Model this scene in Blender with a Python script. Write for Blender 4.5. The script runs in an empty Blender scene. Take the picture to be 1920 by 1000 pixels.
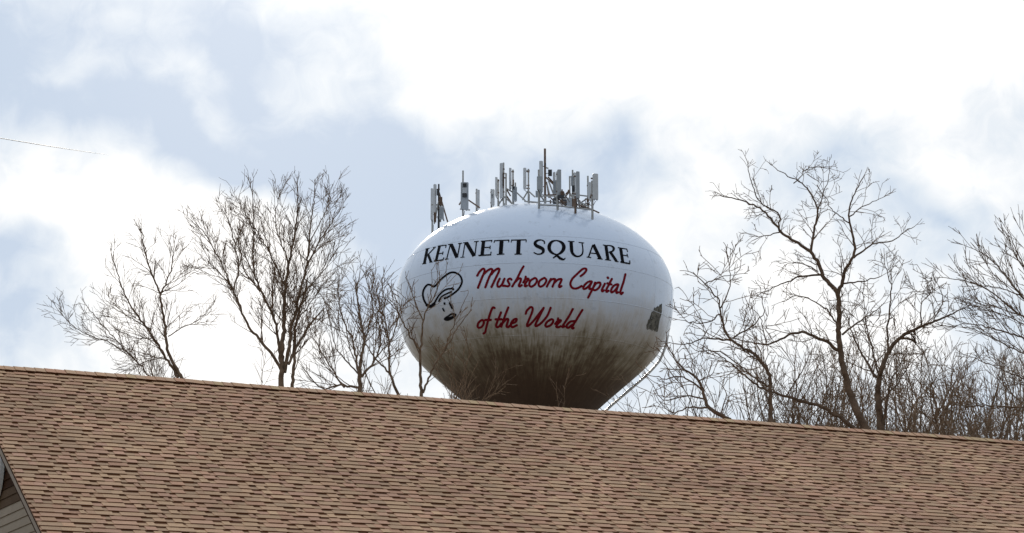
import bpy, math, random
import numpy as np
from mathutils import Vector

sc = bpy.context.scene
R = math.radians

# ------------------------------------------------------------------ camera
F_PX = 4330.0                       # focal length in photo pixels (1920 wide)
PITCH = R(12.55)
CAM = np.array([0.0, 0.0, 1.6])
cd = bpy.data.cameras.new('camera')
cd.sensor_width = 36.0
cd.lens = 36.0 * F_PX / 1920.0
cd.clip_start = 0.1
cd.clip_end = 8000
cam = bpy.data.objects.new('camera', cd)
sc.collection.objects.link(cam)
cam.location = CAM
cam.rotation_euler = (R(90) + PITCH, 0, 0)
sc.camera = cam
cp, sp = math.cos(PITCH), math.sin(PITCH)


def ray(px, py):
    px = np.asarray(px, float); py = np.asarray(py, float)
    a = px - 960.0; b = 500.0 - py
    return np.stack([a, F_PX * cp - b * sp, F_PX * sp + b * cp], -1)


def P(px, py, Y):
    """world point seen at a photo pixel, at world depth Y"""
    d = ray(px, py)
    return CAM + d * (Y / d[..., 1])[..., None] if d.ndim > 1 else CAM + d * (Y / d[1])


# ------------------------------------------------------------------ sky and sun
SUN_AZ, SUN_EL = R(-6.5), R(22)
world = bpy.data.worlds.new('World')
sc.world = world
world.use_nodes = True


def build_sky():
    nt = world.node_tree
    nt.nodes.clear()
    N, L = nt.nodes, nt.links

    def math_node(op, a, b=None, c=None):
        n = N.new('ShaderNodeMath'); n.operation = op
        for i, v in enumerate((a, b, c)):
            if v is None: continue
            if isinstance(v, (int, float)): n.inputs[i].default_value = v
            else: L.new(v, n.inputs[i])
        return n.outputs[0]

    tc = N.new('ShaderNodeTexCoord')
    sep = N.new('ShaderNodeSeparateXYZ'); L.new(tc.outputs['Generated'], sep.inputs[0])
    x, y, z = sep.outputs
    az = math_node('ARCTAN2', x, y)
    el = math_node('ARCSINE', z)
    U = math_node('MULTIPLY', az, 10.0)       # one unit = a tenth of a radian
    V = math_node('MULTIPLY', el, 10.0)
    comb = N.new('ShaderNodeCombineXYZ'); L.new(U, comb.inputs[0]); L.new(V, comb.inputs[1])

    # drifting cloud texture over the whole dome
    def noise(scale, detail, rough, dist=0.0, vec=None, off=(0, 0, 0)):
        mp = N.new('ShaderNodeMapping'); mp.inputs['Location'].default_value = off
        L.new(vec or tc.outputs['Generated'], mp.inputs[0])
        n = N.new('ShaderNodeTexNoise'); L.new(mp.outputs[0], n.inputs['Vector'])
        n.inputs['Scale'].default_value = scale; n.inputs['Detail'].default_value = detail
        n.inputs['Roughness'].default_value = rough; n.inputs['Distortion'].default_value = dist
        return n
    n1 = noise(9.0, 4, 0.52, 0.3)
    n2 = noise(26.0, 4, 0.55, 0.5, off=(3.1, 1.7, 0.4))
    n3 = noise(62.0, 5, 0.6, 0.8, off=(1.1, 4.7, 2.4))
    # warp the cloud banks so their edges are ragged
    w = noise(13.0, 3, 0.55, 0.0, off=(7.3, 2.2, 5.1))
    sub = N.new('ShaderNodeVectorMath'); sub.operation = 'SUBTRACT'
    L.new(w.outputs['Color'], sub.inputs[0]); sub.inputs[1].default_value = (0.5, 0.5, 0.5)
    mul = N.new('ShaderNodeVectorMath'); mul.operation = 'SCALE'
    L.new(sub.outputs[0], mul.inputs[0]); mul.inputs['Scale'].default_value = 0.75
    add = N.new('ShaderNodeVectorMath'); add.operation = 'ADD'
    L.new(comb.outputs[0], add.inputs[0]); L.new(mul.outputs[0], add.inputs[1])
    warped = add.outputs[0]

    # cloud banks: photo position, half-widths, tilt (deg), weight
    banks = [
        (1350, 20, 800, 330, 0, 1.9), (1700, 80, 520, 300, 0, 1.3), (880, 60, 300, 260, 0, 1.2), (850, 190, 140, 110, 30, 0.9),
        (100, 410, 440, 190, 8, 1.4), (300, 570, 380, 280, 0, 1.1), (240, 480, 220, 190, 0, 0.7),
        (430, 430, 190, 110, 0, 0.7), (470, 690, 230, 180, 0, 1.0), (1240, 430, 160, 130, 0, 1.2),
        (1330, 330, 80, 200, -35, 0.9), (1880, 360, 170, 120, 0, 1.1), (1750, 310, 120, 100, 0, 0.6),
        (1680, 620, 260, 170, 0, 1.2), (1480, 500, 260, 130, 0, 0.9), (1850, 490, 200, 110, 0, 0.5),
        (130, 135, 120, 60, 0, 0.9), (380, 130, 110, 90, 0, 0.7), (560, 10, 130, 70, 0, 0.9),
        (590, 160, 130, 70, 20, 0.5), (240, 20, 160, 60, 0, 0.4), (420, 230, 110, 70, 0, 0.5),
        (20, 30, 300, 240, 0, -1.1), (80, 150, 220, 130, 20, -0.8), (465, 160, 130, 220, -10, -1.2), (400, 60, 300, 150, 0, -0.7), (250, 240, 260, 80, 10, -0.8),
        (720, 250, 260, 150, 25, -1.2), (640, 310, 260, 110, 0, -1.0), (310, 215, 170, 90, 0, -0.6), (500, 325, 330, 75, 4, -1.2),
        (340, 290, 190, 70, 20, -0.6), (690, 430, 220, 190, 0, -1.1), (1190, 280, 180, 160, 0, -1.2), (1000, 330, 320, 170, 0, -0.8),
        (1780, 400, 200, 75, 0, -1.1), (1560, 300, 300, 110, 0, -0.8), (10, 470, 190, 90, 0, -1.7), (40, 600, 220, 120, 0, -1.6),
        (1300, 560, 170, 130, 0, -0.5), (1820, 570, 150, 80, 0, -0.7), (650, 560, 170, 130, 0, -0.6),
        (560, 230, 150, 90, 0, -0.5), (1250, 720, 200, 120, 0, -0.5),
    ]
    acc = None
    for px, py, rx, ry, rot, amp in banks:
        d = ray(px, py); d = d / np.linalg.norm(d)
        caz, cel = math.atan2(d[0], d[1]) * 10, math.asin(d[2]) * 10
        mp = N.new('ShaderNodeMapping'); mp.vector_type = 'TEXTURE'
        mp.inputs['Location'].default_value = (caz, cel, 0)
        mp.inputs['Rotation'].default_value = (0, 0, R(-rot))
        mp.inputs['Scale'].default_value = (rx / F_PX * 10 * 1.35, ry / F_PX * 10 * 1.35, 100)
        L.new(warped, mp.inputs[0])
        g = N.new('ShaderNodeTexGradient'); g.gradient_type = 'QUADRATIC_SPHERE'
        L.new(mp.outputs[0], g.inputs[0])
        acc = math_node('MULTIPLY_ADD', g.outputs[1], amp, acc if acc is not None else 0.0)
    v = math_node('ADD', acc, math_node('MULTIPLY', math_node('SUBTRACT', n1.outputs[0], 0.5), 1.3))
    v = math_node('ADD', v, math_node('MULTIPLY', math_node('SUBTRACT', n2.outputs[0], 0.5), 1.5))
    v = math_node('ADD', v, math_node('MULTIPLY', math_node('SUBTRACT', n3.outputs[0], 0.5), 1.3))
    v = math_node('MULTIPLY_ADD', v, 0.38, 0.38)
    ramp = N.new('ShaderNodeValToRGB'); L.new(v, ramp.inputs[0])
    cr = ramp.color_ramp
    cr.interpolation = 'B_SPLINE'
    stops = [(0.0, (0.40, 0.505, 0.655)), (0.18, (0.50, 0.59, 0.71)), (0.40, (0.645, 0.71, 0.78)),
             (0.58, (0.77, 0.80, 0.835)), (0.78, (0.93, 0.93, 0.925)), (0.90, (1.22, 1.20, 1.17)), (1.0, (1.7, 1.66, 1.58))]
    cr.elements[0].position, cr.elements[0].color = stops[0][0], (*stops[0][1], 1)
    cr.elements[1].position, cr.elements[1].color = stops[-1][0], (*stops[-1][1], 1)
    for p_, c_ in stops[1:-1]:
        e = cr.elements.new(p_); e.color = (*c_, 1)
    # the cloud in front of the sun glows
    sd = (math.sin(SUN_AZ) * math.cos(SUN_EL), math.cos(SUN_AZ) * math.cos(SUN_EL), math.sin(SUN_EL))
    dot = N.new('ShaderNodeVectorMath'); dot.operation = 'DOT_PRODUCT'
    L.new(tc.outputs['Generated'], dot.inputs[0]); dot.inputs[1].default_value = sd
    glow = math_node('POWER', math_node('MAXIMUM', dot.outputs['Value'], 0.0), 260.0)
    gm = N.new('ShaderNodeVectorMath'); gm.operation = 'SCALE'
    gm.inputs[0].default_value = (0.12, 0.105, 0.085); L.new(glow, gm.inputs['Scale'])
    tot = N.new('ShaderNodeVectorMath'); tot.operation = 'ADD'
    L.new(ramp.outputs[0], tot.inputs[0]); L.new(gm.outputs[0], tot.inputs[1])
    bg_c = N.new('ShaderNodeBackground'); L.new(tot.outputs[0], bg_c.inputs[0]); bg_c.inputs[1].default_value = 1.0
    sky = N.new('ShaderNodeTexSky'); sky.sky_type = 'NISHITA'; sky.sun_disc = False
    sky.sun_elevation = SUN_EL; sky.sun_rotation = SUN_AZ
    bg_s = N.new('ShaderNodeBackground'); L.new(sky.outputs[0], bg_s.inputs[0]); bg_s.inputs[1].default_value = 0.1
    mix = N.new('ShaderNodeMixShader'); mix.inputs[0].default_value = 0.95
    L.new(bg_s.outputs[0], mix.inputs[1]); L.new(bg_c.outputs[0], mix.inputs[2])
    out = N.new('ShaderNodeOutputWorld'); L.new(mix.outputs[0], out.inputs[0])


build_sky()
ld = bpy.data.lights.new('sun', 'SUN')
ld.energy = 5.0
ld.angle = R(3)
ld.color = (1.0, 0.92, 0.80)
sun = bpy.data.objects.new('sun', ld)
sc.collection.objects.link(sun)
sdir = Vector((math.sin(SUN_AZ) * math.cos(SUN_EL), math.cos(SUN_AZ) * math.cos(SUN_EL), math.sin(SUN_EL)))
sun.rotation_euler = sdir.to_track_quat('Z', 'Y').to_euler()
sun.location = (-20, 60, 60)

sc.view_settings.view_transform = 'Standard'
sc.view_settings.look = 'None'
sc.view_settings.exposure = 0.2
sc.view_settings.gamma = 1.0
sc.view_settings.use_curve_mapping = False

# ------------------------------------------------------------------ helpers
C = sc.collection


def make_mesh(name, verts, faces, mats, fmat=None, smooth=False):
    me = bpy.data.meshes.new(name)
    me.from_pydata([tuple(v) for v in verts], [], faces)
    for m in (mats if isinstance(mats, (list, tuple)) else [mats]):
        me.materials.append(m)
    if fmat is not None: me.polygons.foreach_set('material_index', fmat)
    if smooth: me.polygons.foreach_set('use_smooth', [True] * len(me.polygons))
    me.update()
    return me


def link(name, me, parent=None, **props):
    o = bpy.data.objects.new(name, me)
    C.objects.link(o)
    if parent is not None: o.parent = parent
    for k, v in props.items(): o[k] = v
    return o


def empty(name, loc, label, category, group=None):
    o = bpy.data.objects.new(name, None)
    o.empty_display_size = 0.3
    o.location = tuple(loc)
    C.objects.link(o)
    o['label'] = label; o['category'] = category
    if group: o['group'] = group
    return o


class MB:
    """collects simple shapes into one mesh (coordinates local to org)"""
    def __init__(self, org=(0, 0, 0)):
        self.v, self.f, self.m, self.org = [], [], [], np.asarray(org, float)

    def add(self, vs, fs, mi=0):
        b = len(self.v)
        self.v += [tuple(np.asarray(q, float) - self.org) for q in vs]
        self.f += [tuple(b + i for i in f) for f in fs]
        self.m += [mi] * len(fs)

    def box(self, c, ax, ay, az, mi=0):
        """box from centre and three half-axis vectors"""
        c, ax, ay, az = (np.asarray(q, float) for q in (c, ax, ay, az))
        vs = [c + sx * ax + sy * ay + sz * az for sz in (-1, 1) for sy in (-1, 1) for sx in (-1, 1)]
        self.add(vs, [(0, 2, 3, 1), (4, 5, 7, 6), (0, 1, 5, 4), (2, 6, 7, 3), (0, 4, 6, 2), (1, 3, 7, 5)], mi)

    def tube(self, pts, r, sides=8, mi=0, cap=True):
        pts = [np.asarray(q, float) for q in pts]
        rs = r if isinstance(r, (list, tuple)) else [r] * len(pts)
        d = pts[-1] - pts[0]
        ref = np.eye(3)[int(np.argmin(np.abs(d)))]
        rings = []
        for i, q in enumerate(pts):
            t = pts[min(i + 1, len(pts) - 1)] - pts[max(i - 1, 0)]
            t = t / (np.linalg.norm(t) + 1e-9)
            u = np.cross(t, ref); u /= np.linalg.norm(u) + 1e-9
            w = np.cross(t, u)
            rings.append([q + rs[i] * (math.cos(a) * u + math.sin(a) * w)
                          for a in (2 * math.pi * k / sides for k in range(sides))])
        vs = [q for rg in rings for q in rg]
        fs = []
        for i in range(len(pts) - 1):
            for k in range(sides):
                k2 = (k + 1) % sides
                fs.append((i * sides + k, i * sides + k2, (i + 1) * sides + k2, (i + 1) * sides + k))
        if cap:
            fs.append(tuple(range(sides - 1, -1, -1)))
            fs.append(tuple((len(pts) - 1) * sides + k for k in range(sides)))
        self.add(vs, fs, mi)

    def build(self, name, mats, parent=None, smooth=False, **props):
        return link(name, make_mesh(name, self.v, self.f, mats, self.m, smooth), parent, **props)


def mat(name, color, rough=0.7, metal=0.0, var=0.0, scale=4.0, bump=0.0, bscale=40.0, spec=0.5):
    m = bpy.data.materials.new(name); m.use_nodes = True
    nt = m.node_tree; N, L = nt.nodes, nt.links
    b = N['Principled BSDF']
    b.inputs['Roughness'].default_value = rough
    b.inputs['Metallic'].default_value = metal
    b.inputs['Specular IOR Level'].default_value = spec
    b.inputs['Base Color'].default_value = (*color, 1)
    tc = N.new('ShaderNodeTexCoord')
    if var:
        n = N.new('ShaderNodeTexNoise'); L.new(tc.outputs['Object'], n.inputs[0])
        n.inputs['Scale'].default_value = scale; n.inputs['Detail'].default_value = 6; n.inputs['Roughness'].default_value = 0.65
        r = N.new('ShaderNodeValToRGB'); L.new(n.outputs[0], r.inputs[0])
        r.color_ramp.elements[0].position = 0.3; r.color_ramp.elements[1].position = 0.7
        r.color_ramp.elements[0].color = (*[c * (1 - var) for c in color], 1)
        r.color_ramp.elements[1].color = (*[min(1, c * (1 + var)) for c in color], 1)
        L.new(r.outputs[0], b.inputs['Base Color'])
    if bump:
        n = N.new('ShaderNodeTexNoise'); L.new(tc.outputs['Object'], n.inputs[0])
        n.inputs['Scale'].default_value = bscale; n.inputs['Detail'].default_value = 5
        bp = N.new('ShaderNodeBump'); bp.inputs['Strength'].default_value = bump; bp.inputs['Distance'].default_value = 0.02
        L.new(n.outputs[0], bp.inputs['Height']); L.new(bp.outputs[0], b.inputs['Normal'])
    return m


M_grass = mat('dormant_grass', (0.125, 0.10, 0.065), 0.95, var=0.5, scale=0.6, bump=0.6, bscale=8)
M_bark = mat('bark', (0.13, 0.088, 0.058), 0.95, var=0.4, scale=6, bump=0.6, bscale=25, spec=0.2)
M_bark_dark = mat('locust_bark', (0.10, 0.066, 0.044), 0.95, var=0.4, scale=6, bump=0.8, bscale=20, spec=0.2)
M_twig = mat('twig_bark', (0.15, 0.098, 0.062), 0.95, var=0.3, scale=2, spec=0.2)
M_siding = mat('grey_siding', (0.27, 0.22, 0.165), 0.8, var=0.08, scale=3, spec=0.15)
M_trimboard = mat('weathered_trim', (0.27, 0.22, 0.175), 0.8, var=0.12, scale=5, spec=0.15)
M_soffit_and_shade = mat('brown_soffit_and_shade', (0.035, 0.016, 0.008), 0.9, var=0.2, scale=4, spec=0.05)  # soffit brown, also the deepest painted shade on the upper gable boards
M_white = mat('white_trim', (0.82, 0.82, 0.80), 0.4)
M_glass = mat('window_glass', (0.02, 0.022, 0.028), 0.08)
M_panel = mat('antenna_panel', (0.42, 0.44, 0.46), 0.5, var=0.08, scale=2)
M_panel_dark = mat('antenna_panel_grey', (0.27, 0.295, 0.32), 0.5, var=0.1, scale=2)
M_galv = mat('galvanised_steel', (0.30, 0.30, 0.29), 0.55, 0.4, var=0.25, scale=5)
M_rust = mat('rusty_steel', (0.13, 0.085, 0.06), 0.85, var=0.5, scale=9)
M_blackbox = mat('dark_equipment', (0.03, 0.032, 0.036), 0.6)
M_black = mat('black_lettering', (0.004, 0.004, 0.006), 0.8, spec=0.08)
M_red = mat('red_lettering', (0.15, 0.004, 0.010), 0.8, var=0.12, scale=3, spec=0.08)
M_wire = mat('wire_rubber', (0.04, 0.036, 0.032), 0.7)


def grime_material():
    m = mat('mildew_grime', (0.05, 0.048, 0.04), 0.9)
    nt = m.node_tree; N, L = nt.nodes, nt.links
    b = N['Principled BSDF']
    tc = N.new('ShaderNodeTexCoord')
    n = N.new('ShaderNodeTexNoise'); L.new(tc.outputs['Object'], n.inputs[0])
    n.inputs['Scale'].default_value = 3.0; n.inputs['Detail'].default_value = 8; n.inputs['Roughness'].default_value = 0.75
    r = N.new('ShaderNodeValToRGB'); L.new(n.outputs[0], r.inputs[0])
    r.color_ramp.elements[0].position = 0.42; r.color_ramp.elements[1].position = 0.68
    r.color_ramp.elements[0].color = (0.035, 0.034, 0.028, 1); r.color_ramp.elements[1].color = (0.20, 0.19, 0.16, 1)
    L.new(r.outputs[0], b.inputs['Base Color'])
    return m


M_grime = grime_material()


def tank_material(zc, px_m):
    m = bpy.data.materials.new('tank_paint'); m.use_nodes = True
    nt = m.node_tree; N, L = nt.nodes, nt.links
    b = N['Principled BSDF']
    b.inputs['Roughness'].default_value = 0.42

    def mth(op, a, bb=None, c=None):
        n = N.new('ShaderNodeMath'); n.operation = op
        for i, v in enumerate((a, bb, c)):
            if v is None: continue
            if isinstance(v, (int, float)): n.inputs[i].default_value = v
            else: L.new(v, n.inputs[i])
        return n.outputs[0]
    tc = N.new('ShaderNodeTexCoord')
    s = N.new('ShaderNodeSeparateXYZ'); L.new(tc.outputs['Object'], s.inputs[0])
    ang = mth('ARCTAN2', s.outputs[0], mth('MULTIPLY', s.outputs[1], -1.0))
    zz = mth('SUBTRACT', s.outputs[2], zc)
    cb = N.new('ShaderNodeCombineXYZ'); L.new(mth('MULTIPLY', ang, 9.0), cb.inputs[0]); L.new(mth('MULTIPLY', zz, 0.16), cb.inputs[1])

    def noise(vec, sc_, det, ro, dist=0.0):
        n = N.new('ShaderNodeTexNoise'); L.new(vec, n.inputs[0])
        n.inputs['Scale'].default_value = sc_; n.inputs['Detail'].default_value = det
        n.inputs['Roughness'].default_value = ro; n.inputs['Distortion'].default_value = dist
        return n.outputs[0]
    streak = noise(cb.outputs[0], 2.2, 8, 0.62)
    streak2 = noise(cb.outputs[0], 9.0, 4, 0.6)
    blot = noise(tc.outputs['Object'], 0.35, 6, 0.6)
    fine = noise(tc.outputs['Object'], 1.6, 8, 0.7)
    # height of the dirt line, pushed up and down by runs and blotches
    q = mth('MULTIPLY_ADD', mth('SUBTRACT', streak, 0.5), 2.6, zz)
    q = mth('MULTIPLY_ADD', mth('SUBTRACT', streak2, 0.5), 2.4, q)
    q = mth('MULTIPLY_ADD', mth('SUBTRACT', fine, 0.5), 2.4, q)
    q = mth('MULTIPLY_ADD', mth('SUBTRACT', blot, 0.5), 3.6, q)
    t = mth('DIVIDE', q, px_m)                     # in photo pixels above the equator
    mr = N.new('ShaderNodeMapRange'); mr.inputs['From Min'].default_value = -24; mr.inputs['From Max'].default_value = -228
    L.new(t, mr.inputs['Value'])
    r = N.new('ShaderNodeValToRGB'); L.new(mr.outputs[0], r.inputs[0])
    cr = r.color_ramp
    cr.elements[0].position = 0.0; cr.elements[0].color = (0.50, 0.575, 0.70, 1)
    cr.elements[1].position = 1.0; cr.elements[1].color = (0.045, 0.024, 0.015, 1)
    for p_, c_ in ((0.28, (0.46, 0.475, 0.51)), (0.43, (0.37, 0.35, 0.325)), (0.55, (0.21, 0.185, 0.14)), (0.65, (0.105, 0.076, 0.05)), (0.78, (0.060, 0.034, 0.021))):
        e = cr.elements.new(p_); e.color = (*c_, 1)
    # specks of mildew on the white
    fr = N.new('ShaderNodeValToRGB'); L.new(fine, fr.inputs[0])
    fr.color_ramp.elements[0].position = 0.56; fr.color_ramp.elements[0].color = (1, 1, 1, 1)
    fr.color_ramp.elements[1].position = 0.80; fr.color_ramp.elements[1].color = (0.55, 0.53, 0.50, 1)
    mx = N.new('ShaderNodeMix'); mx.data_type = 'RGBA'; mx.blend_type = 'MULTIPLY'
    mx.inputs['Factor'].default_value = 0.8
    L.new(r.outputs[0], mx.inputs['A']); L.new(fr.outputs[0], mx.inputs['B'])
    L.new(mx.outputs['Result'], b.inputs['Base Color'])
    L.new(mth('MULTIPLY_ADD', mr.outputs[0], -0.6, 0.45), b.inputs['Coat Weight'])
    b.inputs['Coat Roughness'].default_value = 0.12
    rr = mth('MULTIPLY_ADD', mr.outputs[0], 0.5, 0.25)
    L.new(rr, b.inputs['Roughness'])
    bp = N.new('ShaderNodeBump'); bp.inputs['Strength'].default_value = 0.12; bp.inputs['Distance'].default_value = 0.05
    L.new(blot, bp.inputs['Height']); L.new(bp.outputs[0], b.inputs['Normal'])
    return m


def shingle_material(name, dark):
    m = bpy.data.materials.new(name); m.use_nodes = True
    nt = m.node_tree; N, L = nt.nodes, nt.links
    b = N['Principled BSDF']
    b.inputs['Roughness'].default_value = 0.85
    b.inputs['Specular IOR Level'].default_value = 0.35
    at = N.new('ShaderNodeAttribute'); at.attribute_name = 'tint'
    ge = N.new('ShaderNodeNewGeometry')
    n = N.new('ShaderNodeTexNoise'); L.new(ge.outputs['Position'], n.inputs[0])
    n.inputs['Scale'].default_value = 150; n.inputs['Detail'].default_value = 2
    n2 = N.new('ShaderNodeTexNoise'); L.new(ge.outputs['Position'], n2.inputs[0])
    n2.inputs['Scale'].default_value = 0.7; n2.inputs['Detail'].default_value = 5
    r = N.new('ShaderNodeValToRGB'); L.new(n.outputs[0], r.inputs[0])
    r.color_ramp.elements[0].position = 0.3; r.color_ramp.elements[0].color = (0.72, 0.70, 0.68, 1)
    r.color_ramp.elements[1].position = 0.7; r.color_ramp.elements[1].color = (1.25, 1.25, 1.25, 1)
    r2 = N.new('ShaderNodeValToRGB'); L.new(n2.outputs[0], r2.inputs[0])
    r2.color_ramp.elements[0].position = 0.3; r2.color_ramp.elements[0].color = (0.84, 0.82, 0.80, 1)
    r2.color_ramp.elements[1].position = 0.7; r2.color_ramp.elements[1].color = (1.12, 1.11, 1.09, 1)
    m1 = N.new('ShaderNodeMix'); m1.data_type = 'RGBA'; m1.blend_type = 'MULTIPLY'; m1.inputs['Factor'].default_value = 1
    L.new(at.outputs['Color'], m1.inputs['A']); L.new(r.outputs[0], m1.inputs['B'])
    m2 = N.new('ShaderNodeMix'); m2.data_type = 'RGBA'; m2.blend_type = 'MULTIPLY'; m2.inputs['Factor'].default_value = 1
    L.new(m1.outputs['Result'], m2.inputs['A']); L.new(r2.outputs[0], m2.inputs['B'])
    L.new(m2.outputs['Result'], b.inputs['Base Color'])
    bp = N.new('ShaderNodeBump'); bp.inputs['Strength'].default_value = 0.35; bp.inputs['Distance'].default_value = 0.004
    L.new(n.outputs[0], bp.inputs['Height']); L.new(bp.outputs[0], b.inputs['Normal'])
    return m


M_shingle = shingle_material('shingle_granules', False)
M_butt = mat('asphalt_edge', (0.125, 0.048, 0.017), 0.9, var=0.3, scale=8, spec=0.2)

# ------------------------------------------------------------------ ground
g = MB(); S_ = 4000
g.add([(-S_, -S_, 0), (S_, -S_, 0), (S_, S_, 0), (-S_, S_, 0)], [(0, 1, 2, 3)])
g.build('ground', M_grass, kind='structure')

# ------------------------------------------------------------------ house with the shingled roof
A_ = P(0, 690, 33.0)
lo, hi = 33.0, 70.0
for _ in range(60):
    mid = (lo + hi) / 2
    if P(1920, 831, mid)[2] < A_[2]: lo = mid
    else: hi = mid
B_ = P(1920, 831, lo)
e_s = (B_ - A_); e_s[2] = 0; e_s /= np.linalg.norm(e_s)            # along the ridge
h_d = np.array([e_s[1], -e_s[0], 0.0])                             # horizontally towards the eave
ROOF = math.atan(6.6 / 12)
e_t = h_d * math.cos(ROOF) - np.array([0, 0, math.sin(ROOF)])      # down the slope
e_n = np.array([0, 0, math.cos(ROOF)]) + h_d * math.sin(ROOF)      # out of the roof


def roof(s, t, h=0.0):
    return A_ + e_s * s + e_t * t + e_n * h


def roof_hit(px, py):
    d = ray(px, py); k = np.dot(A_ - CAM, e_n) / np.dot(d, e_n)
    q = CAM + d * k - A_
    return float(np.dot(q, e_s)), float(np.dot(q, e_t))


S0 = roof_hit(6, 842)[0]
S1 = roof_hit(1920, 831)[0] + 2.5
EXP = 0.143
T_EAVE = EXP * 58
base_house = np.array([A_[0], A_[1], 0]) + e_s * ((S0 + S1) / 2)
house = empty('house', base_house, 'house with brown laminated shingle roof in front of the water tower', 'house')
ORG = base_house
rng = random.Random(4)
TONES = [(0.509, 0.311, 0.192), (0.52, 0.329, 0.203), (0.504, 0.29, 0.185), (0.509, 0.307, 0.2), (0.471, 0.307, 0.191), (0.536, 0.348, 0.211), (0.515, 0.302, 0.203)]


def shingle_shape(rn, length=1.0, k_tabs=None):
    """one laminated shingle: thin backing strip with raised tabs of uneven width.
       local frame: x along the ridge, y down the slope (0 at top of exposure), z out"""
    vs, fs, mi, tint = [], [], [], []

    def quad(a, b, c, d, m, col):
        n = len(vs); vs.extend((a, b, c, d)); fs.append((n, n + 1, n + 2, n + 3)); mi.append(m); tint.append(col)

    def slab(x0, x1, y0, y1a, y1b, z0, z1, dz, col, sides, band=0.0, bcol=None):
        # y1a / y1b: butt line at either end; top face rises from z0 (upper end) to z1 (butt); band: darker granule stripe at its head
        if band:
            zb = z0 + (z1 - z0) * (band - y0) / (y1a - y0)
            quad((x0, y0, z0), (x0, band, zb), (x1, band, zb), (x1, y0, z0), 0, bcol)
            quad((x0, band, zb), (x0, y1a, z1), (x1, y1b, z1), (x1, band, zb), 0, col)
        else:
            quad((x0, y0, z0), (x0, y1a, z1), (x1, y1b, z1), (x1, y0, z0), 0, col)
        quad((x0, y1a, z1), (x0, y1a, z1 - dz), (x1, y1b, z1 - dz), (x1, y1b, z1), 1, col)
        if sides:
            quad((x0, y0, z0), (x0, y0, z0 - dz), (x0, y1a, z1 - dz), (x0, y1a, z1), 0, col)
            quad((x1, y0, z0), (x1, y1b, z1), (x1, y1b, z1 - dz), (x1, y0, z0 - dz), 0, col)

    def tone(lo_, hi_):
        k = rn.uniform(lo_, hi_)
        return [c * k for c in rn.choice(TONES)]

    kt = rn.uniform(0.9, 1.07)
    base = tone(0.86 * kt, 0.97 * kt)
    kd = rn.uniform(0.8, 1.2) * kt
    dark = [c * kd for c in (0.115, 0.047, 0.019)]
    gap = 0.0008
    slab(gap, length - gap, -0.05, EXP, EXP, 0.001, 0.019, 0.019, base, True, rn.uniform(0.034, 0.05), dark)
    x = rn.uniform(0.0, 0.12)
    while x < length - 0.05:
        w = rn.choice((0.11, 0.15, 0.19, 0.24, 0.30)) * rn.uniform(0.9, 1.1)
        x1 = min(x + w, length - gap)
        j0, j1 = rn.uniform(-0.003, 0.004), rn.uniform(-0.003, 0.004)
        up = rn.uniform(0.006, 0.009)
        slab(x, x1, -0.04, EXP + 0.002 + j0, EXP + 0.002 + j1, 0.001 + up * 0.9, 0.019 + up, up - 0.0005, tone(0.93 * kt, 1.07 * kt), True)
        x = x1 + (rn.choice((0.09, 0.12, 0.15, 0.19)) * rn.uniform(0.85, 1.15) if rn.random() < 0.66 else 0.002)
    return vs, fs, mi, tint


def shingle_mesh(name, vs, fs, mi, tint):
    me = bpy.data.meshes.new(name)
    me.from_pydata(vs, [], fs)
    me.materials.append(M_shingle); me.materials.append(M_butt)
    me.polygons.foreach_set('material_index', mi)
    a = me.color_attributes.new('tint', 'FLOAT_COLOR', 'CORNER')
    a.data.foreach_set('color', np.repeat(np.array([(*c, 1) for c in tint], np.float32), 4, axis=0).ravel())
    me.update()
    return me


from mathutils import Matrix


def roof_matrix(s, t, h=0.0):
    q = roof(s, t, h) - ORG
    return Matrix(((e_s[0], e_t[0], e_n[0], q[0]), (e_s[1], e_t[1], e_n[1], q[1]), (e_s[2], e_t[2], e_n[2], q[2]), (0, 0, 0, 1)))


# roof deck under the shingles, and the far slope
deck = MB(ORG)
dk = 0.09
for (s0, t0, s1, t1) in ((S0 + 0.03, 0.02, S1, T_EAVE - 0.02),):
    deck.add([roof(s0, t0, -0.012), roof(s1, t0, -0.012), roof(s1, t1, -0.012), roof(s0, t1, -0.012),
              roof(s0, t0, -dk), roof(s1, t0, -dk), roof(s1, t1, -dk), roof(s0, t1, -dk)],
             [(3, 2, 1, 0), (4, 5, 6, 7), (0, 1, 5, 4), (2, 3, 7, 6), (1, 2, 6, 5), (3, 0, 4, 7)])
roof_deck = deck.build('roof', M_butt, house)


def back(s, t, h=0.0):          # mirrored slope behind the ridge
    q = e_s * s + e_t * t + e_n * h
    q = q - 2 * h_d * np.dot(q, h_d)
    return A_ + q


bk = MB(ORG)
bk.add([back(S0, 0.03), back(S1, 0.03), back(S1, T_EAVE), back(S0, T_EAVE),
        back(S0, 0.03, -dk), back(S1, 0.03, -dk), back(S1, T_EAVE, -dk), back(S0, T_EAVE, -dk)],
       [(0, 1, 2, 3), (7, 6, 5, 4), (4, 5, 1, 0), (6, 7, 3, 2), (5, 6, 2, 1), (7, 4, 0, 3)])
M_backroof = mat('far_slope_shingles', (0.28, 0.21, 0.16), 0.9, var=0.25, scale=6)
bk.build('far_slope', M_backroof, house)

# shingles: the nearest courses one by one, the rest joined
variants = []
for k in range(14):
    variants.append(shingle_mesh('shingle', *shingle_shape(random.Random(100 + k))))
cells = []
n_course = int(T_EAVE / EXP)
for c in range(n_course):
    s = S0 - 0.02
    off = rng.uniform(0.25, 1.0)
    first = True
    while s < S1 - 0.05:
        ln = off if first else 1.0
        if s + ln > S1: ln = S1 - s
        if ln > 0.12: cells.append((c, s, ln))
        s += ln; first = False


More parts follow.
